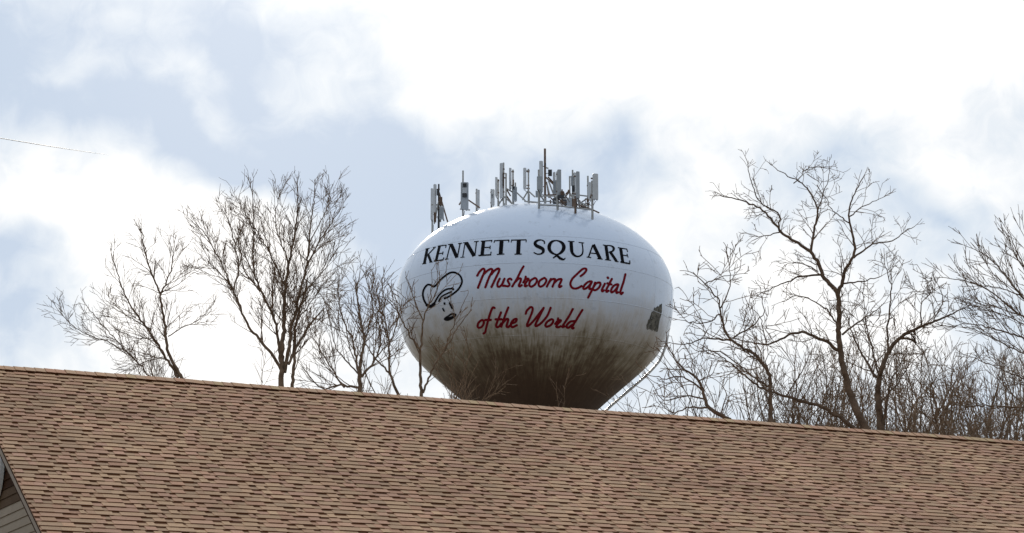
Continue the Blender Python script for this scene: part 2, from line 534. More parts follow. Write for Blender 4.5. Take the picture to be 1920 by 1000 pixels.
def pix(q):
    d = np.asarray(q) - CAM
    f_ = d[1] * cp + d[2] * sp
    return 960 + F_PX * d[0] / f_, 500 - F_PX * (-d[1] * sp + d[2] * cp) / f_, f_


def visible(c, s, ln):
    for u in (0, 0.5, 1):
        x, y, _ = pix(roof(s + ln * u, (c + 0.5) * EXP))
        if -5 < x < 1925 and -5 < y < 1003: return True
    return False


full = [(pix(roof(s + 0.5, c * EXP))[2], c, s, ln) for c, s, ln in cells if ln > 0.999 and visible(c, s, ln)]
full.sort()
single = {(c, s) for _, c, s, ln in full[:300]}
jv, jf, jm, jt = [], [], [], []
for i, (c, s, ln) in enumerate(cells):
    wob = rng.uniform(-0.0025, 0.0025)
    if (c, s) in single:
        o = link('shingle', rng.choice(variants), house)
        o.matrix_local = roof_matrix(s, c * EXP + wob, rng.uniform(0, 0.0015))
    else:
        vs, fs, mi, tt = shingle_shape(random.Random(rng.random()), ln)
        b = len(jv); hh = rng.uniform(0, 0.0015)
        for x, y, z in vs: jv.append(tuple(roof(s + x, c * EXP + wob + y, z + hh) - ORG))
        jf += [tuple(b + q for q in f) for f in fs]; jm += mi; jt += tt
link('shingle_field', shingle_mesh('shingle_field', jv, jf, jm, jt), house, kind='stuff')

# ridge caps, bent over the ridge, lapped along it
CAPW, CAPE = 0.17, 0.15


def cap_mesh(rn):
    tone = [c * rn.uniform(0.95, 1.08) for c in rn.choice(TONES)]
    L_ = 0.21
    vs, fs, mi, tt = [], [], [], []
    prof = [(-1, 1.0), (-1, 0.12), (0, 0.0), (1, 0.12), (1, 1.0)]   # far eave side .. near side

    def pt(x, side, t, h):
        if side == 0: return tuple(e_s * x + np.array([0, 0, h / math.cos(ROOF) * 0.8]) - np.array([0, 0, 0.004]))
        q = e_t * (CAPW * t) + e_n * h
        if side < 0: q = q - 2 * h_d * np.dot(q, h_d)
        return tuple(e_s * x + q)
    for (sd_, t) in prof:
        for x, h in ((0.0, 0.043), (L_, 0.035)):
            vs.append(pt(x, sd_, t, h)); vs.append(pt(x, sd_, t, h - 0.007))
    for i in range(4):
        a, b = i * 4, (i + 1) * 4
        for f, m in (((a, a + 2, b + 2, b), 0), ((a, b, b + 1, a + 1), 1), ((a + 2, a + 3, b + 3, b + 2), 1)):
            fs.append(f); mi.append(m); tt.append(tone)
    for a in (0, 16):
        fs.append((a, a + 1, a + 3, a + 2) if a == 16 else (a, a + 2, a + 3, a + 1)); mi.append(1); tt.append(tone)
    return shingle_mesh('ridge_cap', vs, fs, mi, tt)


caps = [cap_mesh(random.Random(40 + k)) for k in range(8)]
s = S0 - 0.03
while s < S1:
    o = link('ridge_cap', rng.choice(caps), house)
    o.location = tuple(roof(s, 0) - ORG + np.array([0, 0, rng.uniform(0, 0.006) + 0.008 * math.sin(s * 0.9) * math.sin(s * 0.37 + 1)]))
    s += CAPE

# rake board, drip edge, soffit and gable wall on the left end
OVER = 0.42
rk = MB(ORG)
a0, a1 = roof(S0 - 0.015, -0.02, -0.006), roof(S0 - 0.015, T_EAVE, -0.006)


def plank(mb, s0, s1, t0, t1, h0, h1, mi=0, fn=roof):
    mb.add([fn(s0, t0, h0), fn(s1, t0, h0), fn(s1, t1, h0), fn(s0, t1, h0), fn(s0, t0, h1), fn(s1, t0, h1), fn(s1, t1, h1), fn(s0, t1, h1)],
           [(0, 1, 2, 3), (7, 6, 5, 4), (4, 5, 1, 0), (6, 7, 3, 2), (5, 6, 2, 1), (7, 4, 0, 3)], mi)


plank(rk, S0 - 0.012, S0 + 0.022, 0.0, T_EAVE, -0.105, -0.008)
rk.build('rake_board', M_trimboard, house)
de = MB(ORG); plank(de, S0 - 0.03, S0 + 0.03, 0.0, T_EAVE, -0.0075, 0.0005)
de.build('drip_edge', M_soffit_and_shade, house)
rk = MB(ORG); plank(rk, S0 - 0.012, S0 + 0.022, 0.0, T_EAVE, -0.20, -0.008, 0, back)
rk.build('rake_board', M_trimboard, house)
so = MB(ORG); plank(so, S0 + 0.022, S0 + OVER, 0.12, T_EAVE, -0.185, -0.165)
so.build('soffit', M_soffit_and_shade, house)
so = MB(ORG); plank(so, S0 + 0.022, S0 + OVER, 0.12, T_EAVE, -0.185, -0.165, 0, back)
so.build('soffit', M_soffit_and_shade, house)

half_w = T_EAVE * math.cos(ROOF) - 0.5
ridge_z = A_[2]
wall = MB(ORG)
WS0, WS1 = S0 + OVER, S1 - OVER


def wpt(s, w, z):
    q = A_ + e_s * s + h_d * w
    return np.array([q[0], q[1], z])


def slope_w(z):
    return max(0.0, (ridge_z - 0.25 - z) / math.tan(ROOF))


zt = ridge_z - 0.3
ze = ridge_z - 0.25 - half_w * math.tan(ROOF)
for (s_, flip) in ((WS0, 0), (WS1, 1)):
    vs = [wpt(s_, -half_w, 0), wpt(s_, half_w, 0), wpt(s_, half_w, ze), wpt(s_, 0, ridge_z - 0.25), wpt(s_, -half_w, ze)]
    wall.add(vs, [(0, 1, 2, 3, 4)] if flip == 0 else [(4, 3, 2, 1, 0)])
for w in (-half_w, half_w):
    wall.add([wpt(WS0, w, 0), wpt(WS1, w, 0), wpt(WS1, w, ze), wpt(WS0, w, ze)], [(0, 1, 2, 3)])
wall.build('wall', M_siding, house)
z = 0.4
M_siding_shade = mat('shaded_siding', (0.09, 0.058, 0.036), 0.9, var=0.15, scale=3, spec=0.05)  # siding with the overhang's shade put into its colour
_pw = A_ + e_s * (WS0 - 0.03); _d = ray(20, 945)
z_shade = float((CAM + _d * (np.dot(_pw - CAM, e_s) / np.dot(_d, e_s)))[2])
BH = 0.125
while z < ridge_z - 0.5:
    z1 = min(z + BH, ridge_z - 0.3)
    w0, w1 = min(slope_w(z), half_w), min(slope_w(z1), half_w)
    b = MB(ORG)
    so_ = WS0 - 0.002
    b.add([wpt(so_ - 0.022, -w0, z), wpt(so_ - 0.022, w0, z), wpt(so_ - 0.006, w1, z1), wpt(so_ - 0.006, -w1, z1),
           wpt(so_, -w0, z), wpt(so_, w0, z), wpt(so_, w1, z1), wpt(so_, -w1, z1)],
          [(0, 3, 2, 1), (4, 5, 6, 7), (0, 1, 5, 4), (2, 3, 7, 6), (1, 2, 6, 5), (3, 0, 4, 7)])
    b.build('siding_board', M_siding if z1 < z_shade else (M_siding_shade if z1 < z_shade + 0.3 else M_soffit_and_shade), house)  # boards near the overhang get its shade painted in, in two steps
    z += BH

# round gable window with white rings
gn = -e_s                                               # wall faces away from the ridge line
pw = A_ + e_s * (WS0 - 0.03)


def wall_hit(px, py):
    d = ray(px, py); k = np.dot(pw - CAM, gn) / np.dot(d, gn)
    return CAM + d * k


wc = wall_hit(-7, 884)
win = MB(wc)


def ring(mb, c, r0, r1, d0, d1, mi=0, n=40):
    up = np.array([0, 0, 1.0])
    vs = []
    for k in range(n):
        a = 2 * math.pi * k / n
        dr = h_d * math.cos(a) + up * math.sin(a)
        vs += [c + dr * r0 + gn * d0, c + dr * r1 + gn * d0, c + dr * r1 + gn * d1, c + dr * r0 + gn * d1]
    fs = []
    for k in range(n):
        a, b = 4 * k, 4 * ((k + 1) % n)
        for i in range(4):
            fs.append((a + i, b + i, b + (i + 1) % 4, a + (i + 1) % 4))
    mb.add(vs, fs, mi)


rw = 0.50
wo = MB(ORG); ring(wo, wc, rw - 0.05, rw, 0.0, 0.06)
wfr = wo.build('window', M_white, house)
wi = MB(ORG); ring(wi, wc, rw - 0.19, rw - 0.13, 0.0, 0.05)
wi.build('sash', M_white, wfr)
gl = MB(ORG)
n = 40
up = np.array([0, 0, 1.0])
gl.add([wc + (h_d * math.cos(2 * math.pi * k / n) + up * math.sin(2 * math.pi * k / n)) * (rw - 0.065) + gn * 0.012 for k in range(n)], [tuple(range(n))])
gl.build('pane', M_glass, wfr)

# ------------------------------------------------------------------ water tower
DT = 150.0
TC = P(1003, 555, DT)                       # centre of the tank at its widest
PXM = float(np.linalg.norm(P(1004, 555, DT) - TC))   # metres per photo pixel there
zc = TC[2]
RT = 259 * PXM
prof = []                                   # (radius, height above the equator) in photo pixels
bt = 167.0
for k in range(33):
    a = math.pi / 2 * (1 - k / 32)
    prof.append((259 * math.cos(a), bt * math.sin(a)))
lower = [(258.4, -25), (255.5, -48), (250, -70), (242, -90), (230.5, -109), (217, -125), (202, -140), (181, -158.5), (142, -192), (95, -234.5), (70, -259),
         (58, -278), (52, -300), (50, -330), (50, -600)]
prof += lower
stem_bottom = -zc / PXM
prof += [(50, stem_bottom + 130), (58, stem_bottom + 60), (84, stem_bottom)]
prof[0] = (0.0, bt)
pr = np.array(prof) * PXM                   # metres
z_desc, r_desc = pr[:, 1][::-1].copy(), pr[:, 0][::-1].copy()      # ascending z


def tank_r(z):                              # z relative to the equator
    return np.interp(z, z_desc, r_desc)


def tank_hit(px, py, off=0.0):
    """first surface of the tank along the photo pixel's ray, pushed out by off"""
    px = np.atleast_1d(np.asarray(px, float)); py = np.atleast_1d(np.asarray(py, float))
    d = ray(px, py); d = d / d[:, 1:2]
    ys = np.linspace(DT - RT - 1, DT + 4.0, 240)
    q = CAM + d[:, None, :] * ys[None, :, None]
    gv = np.hypot(q[..., 0] - TC[0], q[..., 1] - TC[1]) - tank_r(q[..., 2] - zc)
    ins = gv <= 0
    idx = np.where(ins.any(1), ins.argmax(1), np.abs(gv).argmin(1))
    lo_ = ys[np.maximum(idx - 1, 0)]; hi_ = ys[idx]
    for _ in range(30):
        m_ = (lo_ + hi_) / 2
        qq = CAM + d * m_[:, None]
        inside = (np.hypot(qq[:, 0] - TC[0], qq[:, 1] - TC[1]) - tank_r(qq[:, 2] - zc)) <= 0
        hi_ = np.where(inside, m_, hi_); lo_ = np.where(inside, lo_, m_)
    qq = CAM + d * hi_[:, None]
    rad = qq[:, :2] - TC[:2]
    ra = np.linalg.norm(rad, axis=1, keepdims=True)
    zz = qq[:, 2] - zc
    dr = (tank_r(zz + 0.05) - tank_r(zz - 0.05)) / 0.1
    nv = np.concatenate([rad / np.maximum(ra, 1e-6), -dr[:, None]], 1)
    nv /= np.linalg.norm(nv, axis=1, keepdims=True)
    return qq + nv * off


TB = np.array([TC[0], TC[1], 0.0])
tower = empty('water_tower', TB, 'white water tower tank with black and red lettering and brown stained underside', 'water tower')
M_tank = tank_material(zc, PXM)


def lathe(points, n=144):
    vs = [(0, 0, points[0][1])]
    for r_, z_ in points[1:]:
        for k in range(n):
            a = 2 * math.pi * k / n
            vs.append((r_ * math.cos(a), r_ * math.sin(a), z_))
    fs = [(0, 1 + k, 1 + (k + 1) % n) for k in range(n)]
    for i in range(len(points) - 2):
        for k in range(n):
            a, b = 1 + i * n + k, 1 + i * n + (k + 1) % n
            fs.append((a, a + n, b + n, b))
    return vs, fs


n_tank = 33 + 10
pts = [(r_, z_ + zc) for r_, z_ in pr[:n_tank + 1]]
vs, fs = lathe(pts)
link('tank', make_mesh('tank', vs, fs, M_tank, smooth=True), tower)
stem = [(0, pts[-1][1] + 0.02)] + [(r_, z_ + zc) for r_, z_ in pr[n_tank:]]
vs, fs = lathe(stem, 64)
link('pedestal', make_mesh('pedestal', vs, fs, M_tank, smooth=True), tower)

# weld seams: rings and verticals
for zpx in (58, 6, -56, -118):
    z_ = zpx * PXM; r_ = float(tank_r(z_))
    mb = MB(TB)
    mb.tube([TB + np.array([(r_ - 0.010) * math.cos(a), (r_ - 0.010) * math.sin(a), zc + z_]) for a in np.linspace(0, 2 * math.pi, 145)], 0.026, 5, cap=False)
    mb.build('weld_seam', M_tank, tower, smooth=True)
for k in range(18):
    a = R(7 + 20 * k)
    mb = MB(TB)
    zs = np.linspace(58, -118, 30) * PXM
    mb.tube([TB + np.array([(float(tank_r(q)) - 0.012) * math.cos(a), (float(tank_r(q)) - 0.012) * math.sin(a), zc + q]) for q in zs], 0.021, 5, cap=False)
    mb.build('weld_seam', M_tank, tower, smooth=True)


# lettering: painted strokes lying on the curved steel
def smooth_line(pts, step=1.2, closed=False):
    p = np.array(pts, float)
    if len(p) == 2:
        q = p
    else:
        ext = np.vstack([p[-2] if closed else 2 * p[0] - p[1], p, p[1] if closed else 2 * p[-1] - p[-2]])
        q = []
        for i in range(1, len(ext) - 2):
            for u in np.linspace(0, 1, 8, endpoint=False):
                a, b, c, d = ext[i - 1], ext[i], ext[i + 1], ext[i + 2]
                q.append(0.5 * (2 * b + (c - a) * u + (2 * a - 5 * b + 4 * c - d) * u * u + (3 * b - a - 3 * c + d) * u ** 3))
        q.append(p[-1]); q = np.array(q)
    L_ = np.concatenate([[0], np.cumsum(np.linalg.norm(np.diff(q[:, :2], axis=0), axis=1))])
    n_ = max(2, int(L_[-1] / step) + 1)
    t = np.linspace(0, L_[-1], n_)
    return np.stack([np.interp(t, L_, q[:, k]) for k in range(q.shape[1])], 1)


def paint(name, strokes, frame, material, round_caps, width=None, lift=0.012, label=None):
    """strokes in enlarged-photo coordinates; frame = (x offset, y offset, scale)"""
    ox, oy, k = frame
    vs, fs = [], []
    for i, st in enumerate(strokes):
        w = width
        if isinstance(st, tuple): st, w = st
        pts = [(x[0], x[1], x[2] if len(x) > 2 else w) for x in st]
        closed = len(pts) > 3 and pts[0][:2] == pts[-1][:2]
        arr = np.array([((x / k) + ox, (y / k) + oy, q / k) for x, y, q in pts])
        ln = smooth_line(arr, 1.0, closed)
        c, hw = ln[:, :2], ln[:, 2] / 2
        tg = np.gradient(c, axis=0)
        if closed: tg[0] = tg[-1] = c[1] - c[-2]
        tg /= np.linalg.norm(tg, axis=1, keepdims=True) + 1e-9
        nm = np.stack([-tg[:, 1], tg[:, 0]], 1)
        if round_caps and not closed:
            for end in (0, -1):
                sgn = -1 if end == 0 else 1
                angs = [70, 40, 15] if end == 0 else [15, 40, 70]
                ex_c = np.array([c[end] + sgn * tg[end] * hw[end] * math.sin(R(a)) for a in angs])
                ex_h = np.array([hw[end] * math.cos(R(a)) for a in angs])
                ex_n = np.repeat(nm[end][None], 3, 0)
                if end == 0: c, hw, nm, = np.vstack([ex_c, c]), np.concatenate([ex_h, hw]), np.vstack([ex_n, nm])
                else: c, hw, nm = np.vstack([c, ex_c]), np.concatenate([hw, ex_h]), np.vstack([nm, ex_n])
                if end == 0: tg = np.vstack([np.repeat(tg[0][None], 3, 0), tg])
        l_, r_ = c + nm * hw[:, None], c - nm * hw[:, None]
        off = lift + 0.0022 * i
        L3 = tank_hit(l_[:, 0], l_[:, 1], off); C3 = tank_hit(c[:, 0], c[:, 1], off); R3 = tank_hit(r_[:, 0], r_[:, 1], off)
        b = len(vs); m_ = len(c)
        for q in (L3, C3, R3): vs += [tuple(x - TB) for x in q]
        for j in range(m_ - 1):
            fs.append((b + j, b + m_ + j, b + m_ + j + 1, b + j + 1))
            fs.append((b + m_ + j, b + 2 * m_ + j, b + 2 * m_ + j + 1, b + m_ + j + 1))
    o = link(name, make_mesh(name, vs, fs, material), tower)
    if label: o['label'] = label
    return o


FK, FS = (785, 440, 8.93), (990, 440, 9.6)
FM, FC, FW, FE = (885, 490, 10.667), (1055, 490, 14.285), (885, 565, 9.143), (770, 490, 7.692)
serif = {
    FK: [
        [([(145, 240), (95, 490)], 44), ([(265, 225), (155, 340)], 17), ([(160, 335), (208, 462)], 42), ([(115, 245), (185, 230)], 12), ([(60, 495), (130, 482)], 14), ([(180, 468), (237, 458)], 14), ([(240, 222), (290, 215)], 11)],
        [([(352, 190), (292, 440)], 44), ([(320, 197), (470, 178)], 16), ([(465, 178), (450, 225)], 14), ([(320, 325), (405, 312)], 16), ([(412, 285), (400, 340)], 14), ([(255, 448), (405, 425)], 20), ([(408, 428), (425, 385)], 15)],
        [([(530, 170), (470, 410)], 18), ([(548, 170), (642, 388)], 58), ([(695, 150), (648, 385)], 20), ([(490, 172), (570, 160)], 14), ([(440, 418), (500, 408)], 14), ([(660, 155), (730, 145)], 14)],
        [([(778, 140), (738, 380)], 18), ([(800, 138), (930, 362)], 62), ([(970, 120), (942, 360)], 20), ([(745, 142), (830, 130)], 14), ([(700, 385), (770, 378)], 14), ([(930, 122), (1010, 115)], 14)],
        [([(1088, 110), (1062, 350)], 58), ([(1040, 115), (1235, 100)], 18), ([(1228, 100), (1217, 132)], 15), ([(1080, 220), (1195, 215)], 18), ([(1200, 188), (1195, 247)], 17), ([(1000, 353), (1215, 340)], 22), ([(1205, 342), (1215, 290)], 17)],
        [([(1265, 105), (1520, 95)], 20), ([(1270, 105), (1263, 140)], 16), ([(1515, 95), (1505, 132)], 16), ([(1390, 100), (1373, 332)], 66), ([(1310, 335), (1435, 328)], 18)],
        [([(1550, 96), (1805, 90)], 20), ([(1555, 95), (1550, 134)], 16), ([(1802, 90), (1798, 132)], 16), ([(1677, 92), (1665, 330)], 68), ([(1605, 331), (1725, 328)], 18)],
    ],
    FS: [
        [([(295, 172, 22), (292, 128, 26), (235, 100, 22), (165, 112, 40), (127, 155, 55), (150, 200, 60), (210, 230, 62), (265, 262, 60), (275, 310, 50), (230, 350, 30), (160, 352, 24), (103, 322, 22)], 30)],
        [([(510, 110, 24), (420, 140, 50), (380, 225, 66), (410, 310, 50), (510, 362, 28), (600, 320, 50), (645, 235, 68), (610, 150, 50), (510, 110, 24)], 40), ([(450, 425, 24), (520, 385, 36), (580, 430, 48), (640, 450, 32), (675, 422, 14)], 30)],
        [([(775, 125, 62), (785, 280, 60), (803, 340, 50), (850, 385, 38), (910, 395, 30), (960, 370, 30), (985, 320, 26), (985, 240, 23), (970, 145, 23)], 30), ([(715, 122), (835, 130)], 17), ([(910, 142), (1010, 155)], 17)],
        [([(1167, 185), (1090, 405)], 26), ([(1175, 182), (1300, 440)], 58), ([(1125, 335), (1230, 345)], 18), ([(1055, 405), (1137, 417)], 18), ([(1245, 432), (1342, 446)], 18)],
        [([(1400, 195), (1440, 460)], 56), ([(1420, 197, 18), (1500, 207, 25), (1543, 250, 44), (1520, 300, 34), (1450, 318, 16)], 25), ([(1480, 315), (1592, 482)], 48), ([(1345, 190), (1430, 202)], 16), ([(1385, 453), (1495, 467)], 17), ([(1575, 482), (1627, 491)], 16)],
        [([(1665, 240), (1705, 500)], 54), ([(1615, 237), (1780, 264)], 18), ([(1775, 262), (1795, 317)], 15), ([(1690, 370), (1780, 385)], 18), ([(1778, 348), (1800, 414)], 15), ([(1660, 495), (1835, 527)], 26), ([(1830, 532), (1828, 468)], 18)],
    ],
}
for fr, letters in serif.items():
    for lt in letters:
        paint('letter', lt, fr, M_black, False)
o_shape = [(1250, 340), (1170, 390), (1145, 470), (1185, 510), (1260, 465), (1300, 385), (1270, 340), (1250, 340)]
script = [
    (FM, 46, [
        [[(105, 290), (150, 215), (215, 152), (250, 168), (243, 230), (195, 340), (120, 532)], [(235, 260), (310, 190), (375, 155), (407, 170), (393, 230), (340, 330), (268, 522)], [(390, 260), (450, 190), (520, 148), (548, 165), (528, 230), (460, 370), (390, 516)]],
        [[(555, 350), (512, 440), (512, 500), (550, 510), (610, 450), (650, 350)], [(645, 360), (612, 440), (608, 485), (640, 495)]],
        [[(790, 370), (760, 348), (715, 380), (735, 430), (752, 468), (720, 502), (650, 490)]],
        [[(1032, 104), (980, 190), (900, 350), (805, 505)], [(860, 420), (930, 352), (978, 352), (968, 410), (937, 480), (952, 505), (995, 480)]],
        [[(1075, 310), (1070, 348), (1135, 355), (1085, 420), (1052, 488), (1075, 503), (1100, 490)], [(1025, 425), (1072, 352)]],
        [o_shape],
        [[(x + 187, y) for x, y in o_shape]],
        [[(1578, 355), (1545, 410), (1497, 508)], [(1530, 440), (1590, 368), (1658, 358), (1655, 400), (1610, 508)], [(1650, 430), (1720, 368), (1788, 360), (1782, 400), (1740, 490), (1752, 520), (1790, 498)]],
    ]),
    (FC, 62, [
        [[(482, 400), (560, 340), (622, 265), (632, 212), (590, 197), (520, 222), (380, 350), (260, 470), (207, 590), (232, 688), (310, 732), (410, 718), (505, 665)]],
        [[(780, 550), (700, 548), (610, 612), (552, 700), (572, 745), (640, 718), (720, 640), (780, 550)], [(778, 560), (722, 680), (717, 745), (755, 738)]],
        [[(868, 575), (810, 720), (682, 972)], [(832, 680), (900, 592), (988, 574), (1012, 620), (968, 710), (880, 776), (825, 768)]],
        [[(1128, 605), (1052, 760), (1062, 810), (1105, 782)], [(1203, 436), (1218, 456)]],
        [[(1316, 475), (1240, 620), (1168, 770), (1182, 824), (1225, 792)], [(1195, 592), (1305, 624)]],
        [[(1490, 628), (1410, 633), (1332, 700), (1293, 790), (1312, 835), (1380, 798), (1440, 730), (1490, 628)], [(1488, 640), (1442, 770), (1442, 852), (1485, 832)]],
        [[(1678, 350), (1630, 550), (1548, 800), (1562, 882), (1610, 842)]],
    ]),
    (FW, 40, [
        [[(160, 328), (112, 370), (97, 430), (125, 456), (175, 430), (203, 370), (190, 328), (160, 328)]],
        [[(388, 115), (360, 108), (330, 160), (285, 300), (245, 450), (225, 530), (197, 552)], [(228, 320), (322, 320)]],
        [[(498, 192), (455, 300), (417, 400), (427, 445), (470, 428), (500, 380)], [(405, 310), (508, 310)]],
        [[(622, 108), (570, 240), (502, 435)], [(530, 370), (590, 307), (622, 312), (608, 370), (592, 430), (620, 445), (648, 420)]],
        [[(668, 380), (740, 360), (768, 312), (745, 302), (692, 340), (668, 400), (692, 445), (768, 412)]],
        [[(922, 215), (942, 160), (1000, 104), (1037, 114), (1032, 180), (980, 310), (943, 405), (962, 425), (1060, 330), (1228, 114)], [(1225, 120), (1150, 270), (1088, 398), (1106, 425), (1190, 370), (1290, 250), (1348, 112)]],
        [[(1350, 313), (1282, 360), (1258, 418), (1290, 436), (1360, 400), (1392, 340), (1380, 313), (1350, 313)]],
        [[(1475, 294), (1475, 327), (1527, 328), (1470, 390), (1443, 436), (1480, 446), (1517, 430)], [(1425, 388), (1472, 332)]],
        [[(1728, 134), (1660, 260), (1562, 410), (1548, 446), (1587, 430)]],
        [[(1892, 149), (1800, 300), (1722, 430), (1722, 470), (1742, 458)], [(1750, 343), (1690, 348), (1632, 400), (1623, 446), (1660, 450), (1720, 400)]],
    ]),
]
for fr, w, letters in script:
    for lt in letters:
        paint('letter', lt, fr, M_red, True, w)
paint('emblem', [
    ([(490, 538), (560, 505), (640, 450), (700, 390), (740, 300), (720, 220), (660, 172), (590, 162), (520, 195), (440, 260), (380, 330), (335, 368), (290, 345), (245, 340), (200, 390), (177, 460), (187, 540), (220, 610), (260, 650)], 28),
    ([(238, 632), (290, 652), (338, 617)], 48), ([(340, 610), (390, 520), (420, 480), (480, 425), (540, 400), (612, 396)], 25), ([(602, 390), (615, 406)], 32),
    ([(408, 578), (440, 520), (500, 480), (590, 440)], 22), ([(489, 604), (492, 616)], 28), ([(466, 682), (484, 718)], 22), ([(562, 602), (600, 682)], 24),
    ([(492, 832), (550, 787), (600, 758), (652, 772), (620, 808), (540, 848), (492, 832)], 24), ([(515, 828), (590, 812), (635, 790)], 34)],
    FE, M_black, True, 28, label='black outline drawing of a tilted mushroom')


def decal(name, cols, material, off, label=None, nv=10):
    """patch on the tank: list of (x, y_top, y_bottom) photo columns"""
    arr = np.array(cols, float)
    xs = np.linspace(arr[0, 0], arr[-1, 0], 60)
    vs = []
    for x in xs:
        y0, y1 = np.interp(x, arr[:, 0], arr[:, 1]), np.interp(x, arr[:, 0], arr[:, 2])
        ys = np.linspace(y0, y1, nv + 1)
        vs += [tuple(q - TB) for q in tank_hit(np.full(nv + 1, x), ys, off)]
    fs = []
    for i in range(len(xs) - 1):
        for j in range(nv):
            a = i * (nv + 1) + j
            fs.append((a, a + 1, a + nv + 2, a + nv + 1))
    o = link(name, make_mesh(name, vs, fs, material, smooth=True), tower)
    if label: o['label'] = label


def ragged(x0, x1, top, bot, seed, amp):
    rn = random.Random(seed); cols = []
    for x in np.linspace(x0, x1, 26):
        a = np.interp(x, *zip(*top)) + rn.uniform(-amp, amp); b = np.interp(x, *zip(*bot)) + rn.uniform(-amp, amp)
        if b - a < 1: a, b = (a + b) / 2 - 0.5, (a + b) / 2 + 0.5
        cols.append((x, a, b))
    return cols


decal('mildew_patch', ragged(1212, 1241, [(1212, 609), (1218, 595), (1225, 580), (1234, 574), (1241, 571)], [(1212, 616), (1224, 621), (1233, 621), (1237, 602), (1241, 584)], 5, 2.2), M_grime, 0.006,
      'dark mildew patch on the right side of the tank')

# ladder with conduit down the right side of the bowl
az_l = R(10)                                # a little behind the visible edge


def lad(zpx, off):
    z_ = zpx * PXM; r_ = float(tank_r(z_)); dr = float(tank_r(z_ + 0.05) - tank_r(z_ - 0.05)) / 0.1
    nn = np.array([1.0, -dr]); nn /= np.linalg.norm(nn)
    rr, zz = r_ + nn[0] * off, z_ + nn[1] * off
    return TB + np.array([rr * math.cos(az_l), rr * math.sin(az_l), zc + zz])


zz_l = list(range(-20, -262, -6))
side = np.array([-math.sin(az_l), math.cos(az_l), 0])
ladder_rail = MB(TB)
ladder_rail.tube([lad(q, 0.10 + 0.28 * min(1, max(0, (-q - 60) / 50))) for q in zz_l], 0.085, 8)
M_pale = mat('pale_conduit', (0.55, 0.55, 0.55), 0.4)
lo_ = ladder_rail.build('conduit', M_pale, tower, smooth=True)
for q in range(-66, -260, -13):
    mb = MB(TB); mb.tube([lad(q, -0.02), lad(q, 0.34)], 0.022, 6)
    mb.build('bracket', M_galv, lo_)

# ------------------------------------------------------------------ antennas on the dome


def dome_z(x, y):
    r_ = math.hypot(x - TC[0], y - TC[1])
    a = min(1.0, r_ / RT)
    return zc + bt * PXM * math.sqrt(1 - a * a)


Z3 = lambda x, y: (780 + x / 5.555, 260 + y / 5.555)
Z4 = lambda x, y: (960 + x / 5.555, 260 + y / 5.555)


def pz(py, Y, px=1003): return float(P(px, py, Y)[2])


